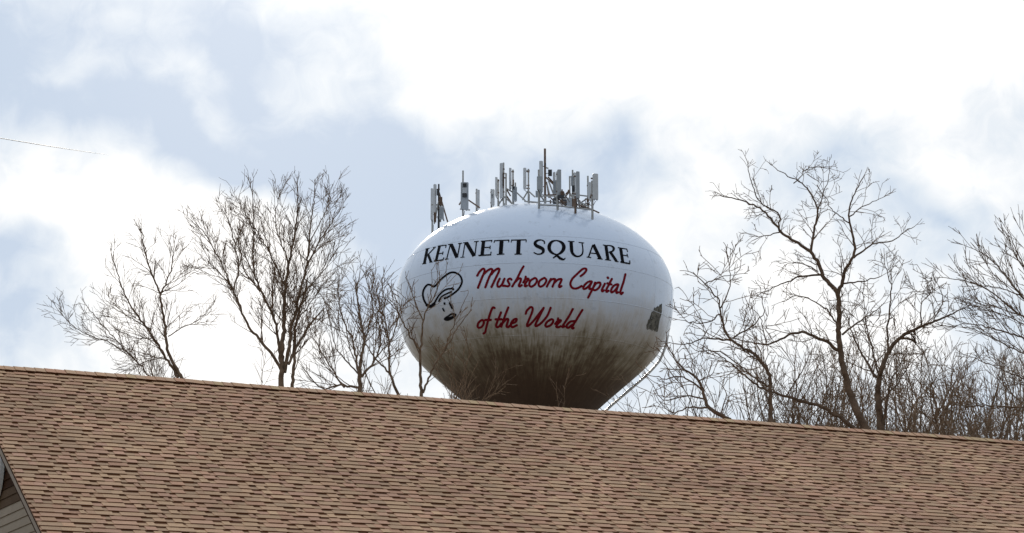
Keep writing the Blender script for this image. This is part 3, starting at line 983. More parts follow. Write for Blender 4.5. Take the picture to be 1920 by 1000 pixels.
def antenna(zf, pole, panel, dy, label, facing, material=None, radios=(), struts=(), depth=0.16, pole_r=0.058, name='panel_antenna', pole_mat=None, clamp_mat=None):
    """pole=(x, ytop, ybase) panel=(x0, x1, ytop, ybot) in enlarged-photo units; the pole stands on the dome at depth DT+dy"""
    Y = DT + dy
    px, pt_ = zf(pole[0], pole[1]); X = float(P(px, pt_, Y)[0])
    zb = dome_z(X, Y) - 0.05
    root = empty(name, (X, Y, zb), label, 'antenna', 'cell antennas on top of the tank')
    org = np.array([X, Y, zb])
    mb = MB(org)
    mb.tube([(X, Y, zb), (X, Y, pz(pt_, Y))], pole_r, 8)
    mb.build('pole', pole_mat or M_galv, root)
    if panel:
        x0, x1 = zf(panel[0], 0)[0], zf(panel[1], 0)[0]
        y0, y1 = zf(0, panel[2])[1], zf(0, panel[3])[1]
        cx = float(P((x0 + x1) / 2, y0, Y)[0]); wd = (x1 - x0) * PXM
        z1, z0 = pz(y0, Y), pz(y1, Y)
        fa = R(facing)                        # 0 faces the camera, positive turns to the right
        fw = np.array([math.sin(fa), -math.cos(fa), 0]); sd = np.array([math.cos(fa), math.sin(fa), 0])
        app = abs(math.cos(fa))
        # true width from the apparent one
        w_ = max(0.10, (wd - depth * abs(math.sin(fa))) / max(app, 0.25))
        w_ = min(w_, 0.62)
        hw, hd, hz = w_ / 2, depth / 2, (z1 - z0) / 2
        c = np.array([cx, Y - 0.12, (z0 + z1) / 2])
        bev = min(hw, hd) * 0.55
        outline = [(-hw, -hd), (hw, -hd), (hw, hd - bev), (hw - bev, hd), (-hw + bev, hd), (-hw, hd - bev)]
        vs, fs = [], []
        lv = [(-hz, 0.88), (-hz + 0.03, 1.0), (hz - 0.03, 1.0), (hz, 0.88)]
        for zz_, k in lv:
            for a, b_ in outline: vs.append(c + sd * a * k + fw * b_ * k + np.array([0, 0, zz_]))
        n6 = 6
        for i in range(3):
            for j in range(n6):
                fs.append((i * n6 + j, i * n6 + (j + 1) % n6, (i + 1) * n6 + (j + 1) % n6, (i + 1) * n6 + j))
        fs += [tuple(range(5, -1, -1)), tuple(18 + j for j in range(6))]
        mb = MB(org); mb.add(vs, fs)
        mb.build('panel', material or M_panel, root)
        for zz_ in (z0 + 0.18 * (z1 - z0), z0 + 0.84 * (z1 - z0)):
            mb = MB(org)
            tgt = c + np.array([0, 0, zz_ - c[2]]) - fw * hd * 0.8
            mb.tube([(X, Y, zz_), tgt], 0.03, 6)
            mb.box((X, Y, zz_), (0.075, 0, 0), (0, 0.075, 0), (0, 0, 0.035))
            mb.build('bracket', clamp_mat or M_rust, root)
        mb = MB(org)
        for k in (-0.5, 0.5): mb.tube([c + sd * hw * k + np.array([0, 0, -hz - 0.09]), c + sd * hw * k + np.array([0, 0, -hz + 0.01])], 0.022, 6)
        mb.tube([c + np.array([0, 0.05, -hz - 0.08]), (X + 0.07, Y + 0.06, z0 - 0.35), (X + 0.06, Y + 0.05, zb + 0.05)], 0.022, 5)
        mb.build('cable', M_blackbox, root)
    for (x0, x1, y0, y1, mt) in radios:
        p0, p1 = zf(x0, y0), zf(x1, y1)
        xa, xb = float(P(p0[0], p0[1], Y)[0]), float(P(p1[0], p1[1], Y)[0]); za, zb_ = pz(p0[1], Y), pz(p1[1], Y)
        mb = MB(org)
        ym = Y - 0.22
        mb.box(((xa + xb) / 2, ym, (za + zb_) / 2), ((xb - xa) / 2, 0, 0), (0, 0.09, 0), (0, 0, (za - zb_) / 2))
        for q in np.linspace(xa + 0.03, xb - 0.03, 5): mb.box((q, ym - 0.1, (za + zb_) / 2), (0.008, 0, 0), (0, 0.015, 0), (0, 0, (za - zb_) * 0.42))
        mb.tube([((xa + xb) / 2, ym, (za + zb_) / 2), (X, Y, (za + zb_) / 2)], 0.025, 5)
        mb.build('radio_unit', mt, root)
    for (x0, y0, x1, y1, ddy) in struts:
        p0, p1 = zf(x0, y0), zf(x1, y1)
        q0 = P(p0[0], p0[1], Y); q1 = P(p1[0], p1[1], Y + ddy)
        q1[2] = max(q1[2], dome_z(q1[0], q1[1]) - 0.03)
        mb = MB(org); mb.tube([q0, q1], 0.05, 6)
        mb.build('strut', M_rust if rng.random() < 0.4 else M_galv, root)
    return root


antenna(Z3, (172, 540, 900), (158, 176, 525, 850), 0.9, 'slim panel antenna at the far left rim of the dome, outermost of all', -60, struts=[(168, 690, 285, 695, 0.2)])
antenna(Z3, (237, 475, 880), (178, 215, 482, 780), -0.3, 'panel antenna with black pole in the cluttered left rim cluster', -35, pole_mat=M_blackbox,
        radios=[(218, 245, 540, 600, M_blackbox), (240, 275, 620, 700, M_rust), (245, 290, 720, 850, M_panel_dark), (185, 212, 780, 880, M_rust)],
        struts=[(240, 560, 330, 870, 0.3), (237, 690, 160, 690, 0.1), (240, 600, 290, 860, 0.0), (237, 640, 190, 890, -0.2), (255, 640, 255, 870, 0.0)])
antenna(Z3, (490, 335, 740), (465, 550, 462, 745), 1.5, 'broad panel antenna with tall whip pole standing alone left of centre', 8, M_panel_dark,
        radios=[(490, 528, 478, 510, M_blackbox), (484, 528, 530, 580, M_panel), (485, 532, 585, 620, M_blackbox)],
        struts=[(500, 610, 665, 722, 0.6), (495, 615, 450, 690, 0.5), (460, 735, 560, 745, 0.4)])
antenna(Z3, (631, 525, 720), (628, 668, 540, 725), 2.4, 'short panel antenna low behind the lone broad one', 30)
antenna(Z3, (786, 528, 690), (782, 820, 535, 700), 2.4, 'short low panel antenna left end of the centre row', -12, radios=[(785, 800, 590, 620, M_panel_dark)])
antenna(Z3, (856, 425, 600), (822, 849, 408, 600), 2.0, 'narrow panel antenna just left of the tall pale one', -45)
antenna(Z3, (912, 252, 640), (869, 908, 262, 622), 1.4, 'tall pale panel antenna with thin pole left of centre', -20,
        radios=[(908, 920, 360, 520, M_rust)], struts=[(905, 620, 860, 690, 0.2), (912, 600, 1000, 680, 0.4)])
antenna(Z3, (938, 362, 660), None, 1.6, 'bare clamp pole with rungs right of the tall pale panel', 0, struts=[(915, 365, 940, 365, 0), (915, 410, 940, 410, 0), (938, 590, 1000, 680, 0.3), (938, 520, 985, 600, 0.2)])
antenna(Z3, (1010, 325, 660), (968, 993, 312, 530), 1.6, 'slim panel antenna held out left of its thin mast', -50,
        radios=[(1005, 1022, 440, 490, M_rust), (1010, 1052, 515, 660, M_panel_dark), (1000, 1030, 510, 545, M_blackbox)],
        struts=[(1010, 560, 940, 520, 0.1), (1035, 460, 1035, 660, 0.0), (1045, 560, 1140, 650, 0.3)])
antenna(Z4, (171, 318, 650), (112, 150, 312, 528), 1.9, 'panel antenna on a crossed stand left of the tallest mast', -35,
        struts=[(168, 545, 110, 640, 0.3), (168, 545, 240, 610, 0.2), (130, 655, 270, 665, 0.2), (150, 335, 185, 335, 0), (150, 520, 185, 520, 0)])
antenna(Z4, (343, 106, 660), (281, 323, 240, 560), 0.6, 'tall panel antenna clamped to the tallest mast', -10, pole_r=0.075, pole_mat=M_rust,
        radios=[(375, 416, 335, 398, M_blackbox), (345, 355, 270, 290, M_blackbox), (245, 310, 555, 620, M_panel_dark)],
        struts=[(343, 395, 440, 485, 0.1), (343, 300, 380, 312, 0), (375, 400, 440, 470, 0.2), (360, 460, 400, 620, 0.2), (380, 440, 440, 600, 0.1), (343, 590, 470, 585, 0.1), (360, 450, 385, 620, 0.3)])
antenna(Z4, (278, 325, 750), (259, 314, 400, 542), -6.0, 'squat grey panel antenna low on the left frame post', 5, M_panel_dark, struts=[(272, 555, 335, 650, 0.6)])
antenna(Z4, (444, 370, 620), (425, 456, 355, 592), 0.9, 'narrow panel antenna behind the central grey one', 25, radios=[(430, 462, 445, 590, M_panel_dark)])
antenna(Z4, (470, 345, 755), (470, 513, 330, 602), -6.0, 'plain grey panel antenna on the second frame post', 12, M_panel_dark,
        radios=[(475, 545, 600, 630, M_blackbox), (505, 540, 560, 600, M_rust)], struts=[(522, 530, 522, 700, 0.5), (480, 620, 560, 700, 0.6), (540, 570, 600, 660, 0.7), (470, 640, 540, 560, 0.6)])
antenna(Z4, (601, 395, 680), None, 0.4, 'thin clamp mast just left of the paired panels', 0, pole_r=0.055,
        struts=[(592, 398, 636, 398, 0), (592, 545, 560, 580, 0.1), (601, 550, 530, 640, 0.3), (600, 560, 650, 660, 0.2)], radios=[(580, 600, 545, 580, M_rust)])
antenna(Z4, (631, 328, 700), (640, 663, 360, 622), -0.4, 'pale slim panel antenna, rear of the pair on the third post', 20,
        radios=[(622, 652, 500, 560, M_blackbox), (612, 636, 400, 500, M_panel_dark)], struts=[(630, 590, 700, 585, 0.0)])
antenna(Z4, (657, 600, 765), (663, 705, 350, 627), -6.0, 'blue grey panel antenna, front of the pair on the third post', 15, M_panel_dark, pole_mat=M_rust, struts=[(668, 630, 675, 700, 0.5), (690, 625, 695, 690, 0.7)])
antenna(Z4, (790, 390, 720), (786, 826, 460, 650), -1.4, 'low panel antenna behind the far right one', 10, radios=[(776, 800, 640, 700, M_rust)], struts=[(782, 625, 678, 695, 0.3), (780, 600, 700, 590, 0.2)])
antenna(Z4, (832, 440, 795), (838, 897, 373, 642), -6.1, 'wide panel antenna at the right end of the frame', 12, struts=[(832, 560, 815, 620, 0.4), (840, 640, 832, 760, 0.2)])

# steel frame around the antennas
fr_root_pos = P(1044, 395, DT - 3.4)
frame = empty('antenna_frame', (fr_root_pos[0], DT - 1.5, dome_z(fr_root_pos[0], DT - 1.5)), 'galvanised pipe frame carrying the antennas on the dome', 'frame')
forg = np.array(frame.location)


def fpt(x, y, dy): p_ = Z4(x, y); return P(p_[0], p_[1], DT + dy)


rails = [[(270, 690, -5.95), (470, 700, -5.95), (657, 722, -5.95), (832, 742, -6.05)], [(130, 655, 1.0), (205, 665, 1.2), (270, 668, 0.6)], [(270, 655, -1.0), (380, 655, -1.0), (500, 672, -1.0), (660, 690, -1.0), (780, 700, -1.2)],
         [(470, 660, -2.0), (570, 665, -2.0), (700, 690, -2.2), (845, 745, -2.4), (910, 775, -2.4)], [(270, 600, -0.2), (440, 600, -0.2), (600, 650, 0.2)]]
for rl in rails:
    mb = MB(forg); mb.tube([fpt(*q) for q in rl], 0.05, 6)
    mb.build('rail', M_galv if rng.random() < 0.6 else M_rust, frame)
for x, y, dy in [(278, 560, -5.9), (478, 590, -5.9), (665, 640, -5.9), (840, 640, -6.0), (400, 640, -1.0), (560, 640, -1.0), (700, 650, -1.0), (345, 620, -0.2), (520, 600, -0.2)]:
    q = fpt(x, y, dy); mb = MB(forg)
    mb.tube([q, (q[0], q[1], dome_z(q[0], q[1]) - 0.05)], 0.055, 6)
    mb.build('post', M_rust if rng.random() < 0.5 else M_galv, frame)
for k in range(22):
    x0 = rng.uniform(380, 800); y0 = rng.uniform(600, 690); dy = rng.uniform(-2.5, 0.5)
    q0 = fpt(x0, y0, dy); q1 = fpt(x0 + rng.uniform(-90, 90), y0 + rng.uniform(20, 90), dy + rng.uniform(-0.6, 0.6))
    q1[2] = max(q1[2], dome_z(q1[0], q1[1]))
    mb = MB(forg); mb.tube([q0, q1], rng.choice((0.025, 0.035, 0.045)), 5)
    mb.build('brace', rng.choice((M_rust, M_galv, M_blackbox)), frame)
for k in range(9):
    x0 = rng.uniform(390, 790); dy = rng.uniform(-2.4, -0.6)
    q = fpt(x0, 660, dy); z_ = dome_z(q[0], q[1])
    mb = MB(forg); mb.box((q[0], q[1], z_ + 0.28), (rng.uniform(0.1, 0.18), 0, 0), (0, 0.1, 0), (0, 0, rng.uniform(0.18, 0.32)))
    mb.build('equipment_box', rng.choice((M_blackbox, M_panel_dark, M_rust)), frame)

# ------------------------------------------------------------------ trees


def tubes_mesh(name, lines, sides, material):
    """lines: list of (points Nx3, radii N) -> one mesh of tapered tubes"""
    if not lines: return None
    P_ = np.concatenate([l[0] for l in lines]); Rr = np.concatenate([l[1] for l in lines])
    lens = np.array([len(l[0]) for l in lines]); pid = np.repeat(np.arange(len(lines)), lens)
    starts = np.concatenate([[0], np.cumsum(lens)[:-1]]); ends = starts + lens - 1
    nxt = np.arange(len(P_)) + 1; nxt[ends] = ends
    prv = np.arange(len(P_)) - 1; prv[starts] = starts
    T = P_[nxt] - P_[prv]; T /= np.linalg.norm(T, axis=1, keepdims=True) + 1e-9
    D = P_[ends] - P_[starts]
    ref = np.eye(3)[np.argmin(np.abs(D), axis=1)][pid]
    u = np.cross(T, ref); u /= np.linalg.norm(u, axis=1, keepdims=True) + 1e-9
    w = np.cross(T, u)
    an = 2 * math.pi * np.arange(sides) / sides
    V = P_[:, None, :] + Rr[:, None, None] * (np.cos(an)[None, :, None] * u[:, None, :] + np.sin(an)[None, :, None] * w[:, None, :])
    V = V.reshape(-1, 3)
    i = np.where(nxt != np.arange(len(P_)))[0]
    k = np.arange(sides); k2 = (k + 1) % sides
    Q = np.stack([i[:, None] * sides + k, i[:, None] * sides + k2, (i[:, None] + 1) * sides + k2, (i[:, None] + 1) * sides + k], -1).reshape(-1, 4)
    me = bpy.data.meshes.new(name)
    me.vertices.add(len(V)); me.vertices.foreach_set('co', V.astype(np.float32).ravel())
    me.loops.add(Q.size); me.loops.foreach_set('vertex_index', Q.astype(np.int32).ravel())
    me.polygons.add(len(Q)); me.polygons.foreach_set('loop_start', np.arange(0, Q.size, 4, dtype=np.int32))
    me.polygons.foreach_set('use_smooth', np.ones(len(Q), bool))
    me.materials.append(material)
    me.update(calc_edges=True)
    return me


class Grower:
    def __init__(self, seed, **k):
        self.r = random.Random(seed)
        self.ang = k.get('ang', (28, 50)); self.gnarl = k.get('gnarl', 0.10); self.up = k.get('up', 0.05)
        self.dens = k.get('dens', 2.2); self.ratio = k.get('ratio', 0.5); self.levels = k.get('levels', 3)
        self.tip = k.get('tip', 0.005); self.minlen = k.get('minlen', 0.25); self.kink = k.get('kink', 0.0)
        self.fat = k.get('fat', 0.55)
        self.out = []

    def rand_perp(self, d):
        while True:
            v = (self.r.gauss(0, 1), self.r.gauss(0, 1), self.r.gauss(0, 1))
            dt = v[0] * d[0] + v[1] * d[1] + v[2] * d[2]
            v = (v[0] - dt * d[0], v[1] - dt * d[1], v[2] - dt * d[2])
            n_ = math.sqrt(v[0] ** 2 + v[1] ** 2 + v[2] ** 2)
            if n_ > 0.05: return (v[0] / n_, v[1] / n_, v[2] / n_)

    def grow(self, p, d, length, rad, level):
        r = self.r
        tip = self.tip * (1.0 if level > 0 else 0.75)
        n_ = max(3, min(9, int(length / 0.3) + 2))
        st = length / n_
        pts = [p]; rads = [rad]
        for i in range(n_):
            gn_ = self.gnarl * (1.6 if r.random() < self.kink else 1.0) * (1.5 if r.random() < self.kink else 1.0)
            d = (d[0] + r.gauss(0, gn_), d[1] + r.gauss(0, gn_), d[2] + r.gauss(0, gn_) + self.up)
            q = math.sqrt(d[0] ** 2 + d[1] ** 2 + d[2] ** 2); d = (d[0] / q, d[1] / q, d[2] / q)
            p = (p[0] + d[0] * st, p[1] + d[1] * st, p[2] + d[2] * st)
            pts.append(p); rads.append(max(tip, rad + (tip - rad) * ((i + 1) / n_) ** 0.8))
        pts = np.array(pts); rads = np.array(rads)
        self.out.append((pts, rads))
        if level > 0: self.sprout(pts, rads, level, length)

    def sprout(self, pts, rads, level, length, t0=0.2, dens=None, lscale=1.0, fixed=None):
        r = self.r
        L_ = np.concatenate([[0], np.cumsum(np.linalg.norm(np.diff(pts, axis=0), axis=1))])
        tot = L_[-1]
        cnt = tot * (dens or self.dens); cnt = int(cnt) + (1 if r.random() < cnt % 1 else 0)
        for _ in range(cnt):
            t = t0 + (1 - t0) * r.random()
            s_ = t * tot
            i = min(int(np.searchsorted(L_, s_, side='right')) - 1, len(pts) - 2)
            u = (s_ - L_[i]) / max(1e-6, L_[i + 1] - L_[i])
            p = pts[i] * (1 - u) + pts[i + 1] * u
            rd = rads[i] * (1 - u) + rads[i + 1] * u
            d = pts[i + 1] - pts[i]; d = d / (np.linalg.norm(d) + 1e-9)
            ax = self.rand_perp(d)
            a = R(r.uniform(*self.ang))
            nd = (d[0] * math.cos(a) + ax[0] * math.sin(a), d[1] * math.cos(a) + ax[1] * math.sin(a), d[2] * math.cos(a) + ax[2] * math.sin(a) + 0.12)
            ln = (fixed if fixed else length * self.ratio) * (1.15 - 0.7 * t) * r.uniform(0.55, 1.25) * lscale
            if ln < self.minlen: ln = self.minlen * r.uniform(0.7, 1.2)
            self.grow((p[0], p[1], p[2]), nd, ln, max(self.tip, min(rd * self.fat, 0.006 + 0.0095 * ln)), level - 1)


def hero_tree(name, label, Y, limbs, seed, bark, group=None, grow=None, thin=1.0, lv=3, first=2.4, base=None, foot=None, dens1=None):
    """limbs: list of (points, base width px, tip width px, depth lean); the first limb is the trunk, carried down to the ground"""
    rn = random.Random(seed)
    m_px = Y / F_PX * 1.02
    trunk_px = limbs[0][0]
    x_, y_ = trunk_px[0]
    foot_px = foot if foot is not None else x_
    q0 = P(x_, y_, Y); fx = P(foot_px, y_, Y)
    root_p = np.array([fx[0], Y, 0.0])
    root = empty(name, root_p, label, 'tree', group)
    G = Grower(seed, **(grow or {}))
    G.dens *= 1.5
    # where each limb leaves an earlier one its depth is inherited
    placed = []
    for li, (ptsx, w0, w1, lean) in enumerate(limbs):
        arr = np.array(ptsx, float)
        y0 = Y
        if li > 0:
            best = None
            for (pp, dd) in placed:
                dist = np.hypot(pp[:, 0] - arr[0, 0], pp[:, 1] - arr[0, 1]); k = int(dist.argmin())
                if best is None or dist[k] < best[0]: best = (dist[k], dd[k])
            if best and best[0] < 40: y0 = best[1]
        seg = np.concatenate([[0], np.cumsum(np.linalg.norm(np.diff(arr, axis=0), axis=1))])
        n_ = max(6, int(seg[-1] / 7))
        ln = smooth_line([(a[0], a[1], 0.0) for a in arr], seg[-1] / n_)
        t = np.linspace(0, 1, len(ln))
        dep = y0 + lean * (seg[-1] * m_px) * t
        wob = np.cumsum([rn.gauss(0, 0.035) for _ in t]); dep = dep + wob - wob[0]
        placed.append((ln[:, :2], dep))
        w3 = np.stack([P(a[0], a[1], d_) for a, d_ in zip(ln, dep)])
        jit = np.array([[rn.gauss(0, 0.012) for _ in range(3)] for _ in t]); jit[0] = 0
        w3 = w3 + jit
        rad = (w0 + (w1 - w0) * t ** 0.85) * m_px / 2 * thin
        if li == 0:
            nb = 7
            ground = np.array([[root_p[0] + (w3[0][0] - root_p[0]) * u, Y, w3[0][2] * u] for u in np.linspace(0, 1, nb, endpoint=False)])
            ground[0, 2] = -0.1
            w3b = np.vstack([ground, w3]); rb = np.concatenate([rad[0] * np.linspace(1.45, 1.02, nb), rad]); rb[0] *= 1.25
            me = tubes_mesh('trunk', [(w3b - root_p, rb)], 9, bark)
            link('trunk', me, root)
        else:
            if ptsx[0][1] > 735 and ('g' in (base or '')):
                pass
            me = tubes_mesh('limb', [(w3 - root_p, rad)], 7, bark)
            link('limb', me, root)
        length = float(np.linalg.norm(np.diff(w3, axis=0), axis=1).sum())
        G.sprout(w3, rad, lv, length, 0.10 if li else 0.25, dens=dens1 * 1.25, fixed=first)
        # the tip carries on as a twig
        d = w3[-1] - w3[-2]; d = d / np.linalg.norm(d)
        G.grow(tuple(w3[-1]), tuple(d), first * 0.32, max(G.tip, rad[-1]), max(1, lv - 1))
    me = tubes_mesh('crown', [(a - root_p, b) for a, b in G.out], 3, M_twig)
    link('crown', me, root)
    return root


z7 = lambda L_: [(80 + x / 2.084, 300 + y / 2.084) for x, y in L_]
z8 = lambda L_: [(1180 + x / 1.754, 270 + y / 1.754) for x, y in L_]
z2 = lambda L_: [(700 + x / 3.2, 500 + y / 3.2) for x, y in L_]
upright = dict(ang=(20, 42), gnarl=0.07, up=0.055, dens=3.4, ratio=0.5, tip=0.007)
airy = dict(ang=(25, 50), gnarl=0.09, up=0.035, dens=3.2, ratio=0.5, tip=0.007)
crooked = dict(ang=(32, 62), gnarl=0.13, up=0.02, dens=2.8, ratio=0.5, tip=0.0075, kink=0.22, minlen=0.2)

# left tree
hero_tree('bare_tree', 'sparse leaning bare tree in the bright glow at far left', 62, [
    (z7([(545, 858), (490, 750), (475, 640), (455, 520), (410, 400), (385, 270)]), 9, 2.2, 0.1),
    (z7([(530, 850), (430, 690), (340, 560), (300, 470), (275, 385)]), 7.5, 2, -0.15),
    (z7([(545, 1010), (470, 925), (415, 845), (330, 750), (230, 640), (170, 565)]), 5.5, 1.6, 0.2),
    (z7([(330, 750), (250, 710), (170, 680), (100, 635), (60, 585)]), 3.5, 1.3, -0.2),
    (z7([(460, 530), (500, 430), (515, 310)]), 4.5, 1.5, 0.25), (z7([(455, 520), (505, 500), (555, 470)]), 3, 1.2, -0.3),
    (z7([(490, 690), (550, 655), (600, 630), (645, 595)]), 3, 1.2, 0.1), (z7([(420, 660), (330, 610), (240, 560)]), 3, 1.2, 0.3),
    (z7([(470, 770), (400, 790), (320, 830)]), 2.5, 1.2, -0.3), (z7([(440, 700), (350, 690), (280, 660)]), 2.5, 1.2, 0.0)],
    11, M_bark, grow=dict(airy, ang=(22, 48), tip=0.0055, dens=3.4), first=1.0, dens1=5.6, thin=0.78)

# big upright tree
hero_tree('bare_tree', 'tall many stemmed bare tree with dense upright crown left of the tank', 60, [
    (z7([(932, 888), (935, 780), (945, 560), (950, 480), (990, 250), (1000, 130)]), 14, 2.4, 0.05),
    (z7([(931, 818), (905, 775), (860, 715), (800, 640), (745, 510), (690, 390), (640, 300), (605, 255)]), 8.5, 1.8, -0.1),
    (z7([(930, 790), (905, 620), (830, 450), (825, 250), (820, 110)]), 8, 1.8, 0.15),
    (z7([(945, 830), (985, 600), (1035, 400), (1045, 270), (1065, 125)]), 10, 2, -0.12),
    (z7([(1035, 400), (1100, 290), (1165, 190)]), 4.5, 1.6, 0.1), (z7([(960, 800), (1010, 700), (1062, 615)]), 7, 5, 0.1),
    (z7([(745, 510), (765, 420), (735, 260), (700, 190)]), 4, 1.4, 0.2), (z7([(945, 490), (880, 350), (800, 220), (755, 150)]), 4.5, 1.5, -0.2),
    (z7([(975, 892), (985, 760), (990, 640), (1030, 500)]), 9, 4, 0.2), (z7([(870, 540), (790, 430), (770, 300)]), 3.5, 1.3, 0.25),
    (z7([(960, 400), (910, 250), (925, 130)]), 3.5, 1.3, 0.3), (z7([(1000, 540), (1100, 430), (1160, 330)]), 3.5, 1.3, -0.25),
    (z7([(1040, 330), (1110, 190), (1120, 110)]), 3, 1.2, 0.1), (z7([(740, 500), (680, 430), (620, 420)]), 3, 1.2, 0.1),
    (z7([(1020, 460), (1080, 520), (1110, 560)]), 3, 1.2, -0.1), (z7([(985, 640), (1060, 540), (1100, 480)]), 3.5, 1.4, 0.3)],
    12, M_bark, grow=dict(upright, dens=3.4, minlen=0.22, ang=(20, 44), tip=0.0055), first=1.15, dens1=6.0, thin=0.78)

# shorter bushy tree between it and the tank
hero_tree('bare_tree', 'short spreading bare tree rising just left of the tank', 55, [
    (z7([(1238, 908), (1240, 800), (1255, 700), (1230, 560), (1235, 450)]), 10, 1.6, 0.1),
    (z7([(1236, 860), (1215, 720), (1180, 640), (1155, 540), (1160, 460)]), 6, 1.4, -0.2),
    (z7([(1245, 850), (1300, 780), (1320, 690), (1300, 560)]), 6, 1.4, 0.2),
    (z7([(1235, 890), (1160, 880), (1090, 893), (1030, 830)]), 6, 1.6, -0.1),
    (z7([(1180, 890), (1120, 800), (1060, 700), (1045, 640)]), 4.5, 1.4, 0.1), (z7([(1290, 790), (1350, 720), (1390, 690)]), 3.5, 1.3, -0.2),
    (z7([(1255, 700), (1290, 600), (1275, 480)]), 3.5, 1.3, 0.2), (z7([(1238, 840), (1150, 740), (1120, 620)]), 4, 1.3, 0.3)],
    13, M_bark, grow=dict(upright, dens=3.0, tip=0.0055), first=1.15, dens1=4.2, thin=0.85)

hero_tree('bare_tree', 'thin bare tree overlapping the left edge of the tank', 58, [
    (z2([(155, 775), (100, 640), (95, 450), (60, 300), (25, 170)]), 6, 1.5, 0.1),
    (z2([(100, 640), (30, 570), (-40, 480), (-90, 380)]), 4, 1.3, -0.2), (z2([(95, 480), (130, 380), (150, 280), (130, 190)]), 3, 1.2, 0.2),
    (z2([(60, 300), (10, 230), (-30, 120)]), 2.5, 1.1, 0.1)],
    14, M_bark, grow=airy, first=1.1, dens1=3.6)

hero_tree('bare_tree', 'slim forked bare tree in front of the mushroom drawing', 56, [
    (z2([(288, 785), (283, 560), (300, 330), (340, 200), (350, 90)]), 7, 1.3, 0.05),
    (z2([(283, 500), (200, 385), (140, 260), (35, 170)]), 4, 1.2, -0.1), (z2([(298, 760), (370, 585), (430, 500), (495, 385), (590, 250)]), 4.5, 1.2, 0.15),
    (z2([(300, 330), (250, 210), (215, 90)]), 3, 1.1, 0.2), (z2([(325, 250), (390, 130), (400, 60)]), 2.4, 1.1, -0.2),
    (z2([(430, 500), (470, 380), (560, 180)]), 2.4, 1.0, 0.2)],
    15, M_bark, grow=dict(airy, dens=1.6), first=0.95, dens1=1.9)

# big crooked tree on the right
hero_tree('bare_tree', 'tall crooked bare tree with zigzag limbs right of the tank', 54, [
    (z8([(775, 932), (740, 860), (710, 760), (690, 650), (685, 500), (640, 440), (600, 360), (500, 290), (440, 220), (380, 190), (300, 172)]), 17, 2, 0.05),
    (z8([(598, 360), (605, 290), (620, 220), (580, 140), (530, 110), (480, 82)]), 6, 1.6, 0.1),
    (z8([(620, 220), (650, 130), (660, 80)]), 2.5, 1.2, -0.2), (z8([(685, 500), (710, 420), (740, 350), (722, 230), (740, 170), (770, 105)]), 9, 1.6, -0.1),
    (z8([(738, 375), (800, 330), (860, 320), (900, 295), (938, 270)]), 4.5, 1.4, 0.2), (z8([(722, 240), (780, 200), (835, 175)]), 3, 1.2, 0.1),
    (z8([(722, 260), (670, 220), (640, 170)]), 2.8, 1.2, -0.2), (z8([(492, 285), (490, 230), (430, 190), (400, 120), (385, 50)]), 4, 1.3, 0.15),
    (z8([(500, 290), (450, 300), (400, 320)]), 3, 1.2, -0.3), (z8([(700, 460), (770, 450), (830, 435)]), 4, 1.6, 0.1),
    (z8([(690, 680), (655, 655), (620, 640), (550, 620), (450, 660), (340, 640)]), 8, 2, -0.15),
    (z8([(690, 600), (640, 540), (560, 500), (500, 520)]), 4, 1.3, 0.2), (z8([(700, 628), (760, 580), (800, 558), (840, 520)]), 5, 1.4, -0.1),
    (z8([(640, 430), (560, 438), (480, 470), (420, 500)]), 5, 1.4, 0.2), (z8([(620, 420), (560, 390), (510, 400)]), 3, 1.2, -0.2),
    (z8([(450, 660), (430, 570), (400, 540)]), 3, 1.2, 0.2), (z8([(785, 985), (735, 930), (640, 870), (550, 840), (430, 800), (330, 720), (270, 680)]), 10, 2, -0.2),
    (z8([(520, 825), (590, 700), (560, 640)]), 3, 1.2, 0.2), (z8([(540, 130), (590, 80), (660, 75)]), 2.4, 1.1, 0.1)],
    16, M_bark_dark, grow=dict(crooked, dens=3.5, up=0.0, tip=0.0055, minlen=0.16), first=0.85, dens1=3.6, thin=0.9)

hero_tree('bare_tree', 'dark bare tree with one long limb reaching right, beside the crooked one', 58, [
    (z8([(828, 940), (820, 860), (820, 780), (850, 690), (900, 630), (990, 590), (1050, 565), (1110, 535)]), 15, 1.8, 0.05),
    (z8([(820, 780), (780, 720), (740, 640), (715, 560)]), 6, 1.5, 0.2), (z8([(895, 640), (930, 645), (945, 655), (930, 630)]), 5, 3, 0.1),
    (z8([(850, 690), (850, 600), (860, 480), (840, 390)]), 5, 1.3, -0.15), (z8([(960, 600), (960, 530), (1000, 480)]), 3, 1.2, 0.2),
    (z8([(1000, 585), (1030, 520), (1020, 470)]), 2.5, 1.1, 0.1), (z8([(825, 850), (880, 790), (930, 700)]), 4, 1.3, 0.2),
    (z8([(835, 930), (855, 800), (900, 700)]), 6, 1.5, -0.2), (z8([(820, 760), (780, 600), (770, 480)]), 4, 1.2, 0.1)],
    17, M_bark_dark, grow=dict(crooked, dens=2.9, gnarl=0.15), first=1.3, dens1=3.0)

hero_tree('bare_tree', 'bare tree bending left towards the tank, limbs low over the ridge', 52, [
    (z8([(466, 912), (460, 770), (420, 700), (330, 640), (300, 560), (290, 510), (250, 460), (200, 420)]), 9, 1.5, 0.1),
    (z8([(330, 645), (250, 640), (180, 660), (130, 655)]), 4, 1.2, -0.1), (z8([(300, 560), (250, 590), (170, 580)]), 3, 1.2, 0.2),
    (z8([(300, 540), (330, 470), (330, 390)]), 3, 1.1, -0.2), (z8([(340, 640), (400, 600), (440, 560), (430, 500)]), 3.5, 1.2, 0.2),
    (z8([(460, 800), (400, 760), (310, 690), (220, 680)]), 4, 1.3, 0.1), (z8([(250, 460), (300, 440), (350, 430)]), 2.5, 1.1, 0.1)],
    18, M_bark_dark, grow=crooked, first=1.05, dens1=3.2)

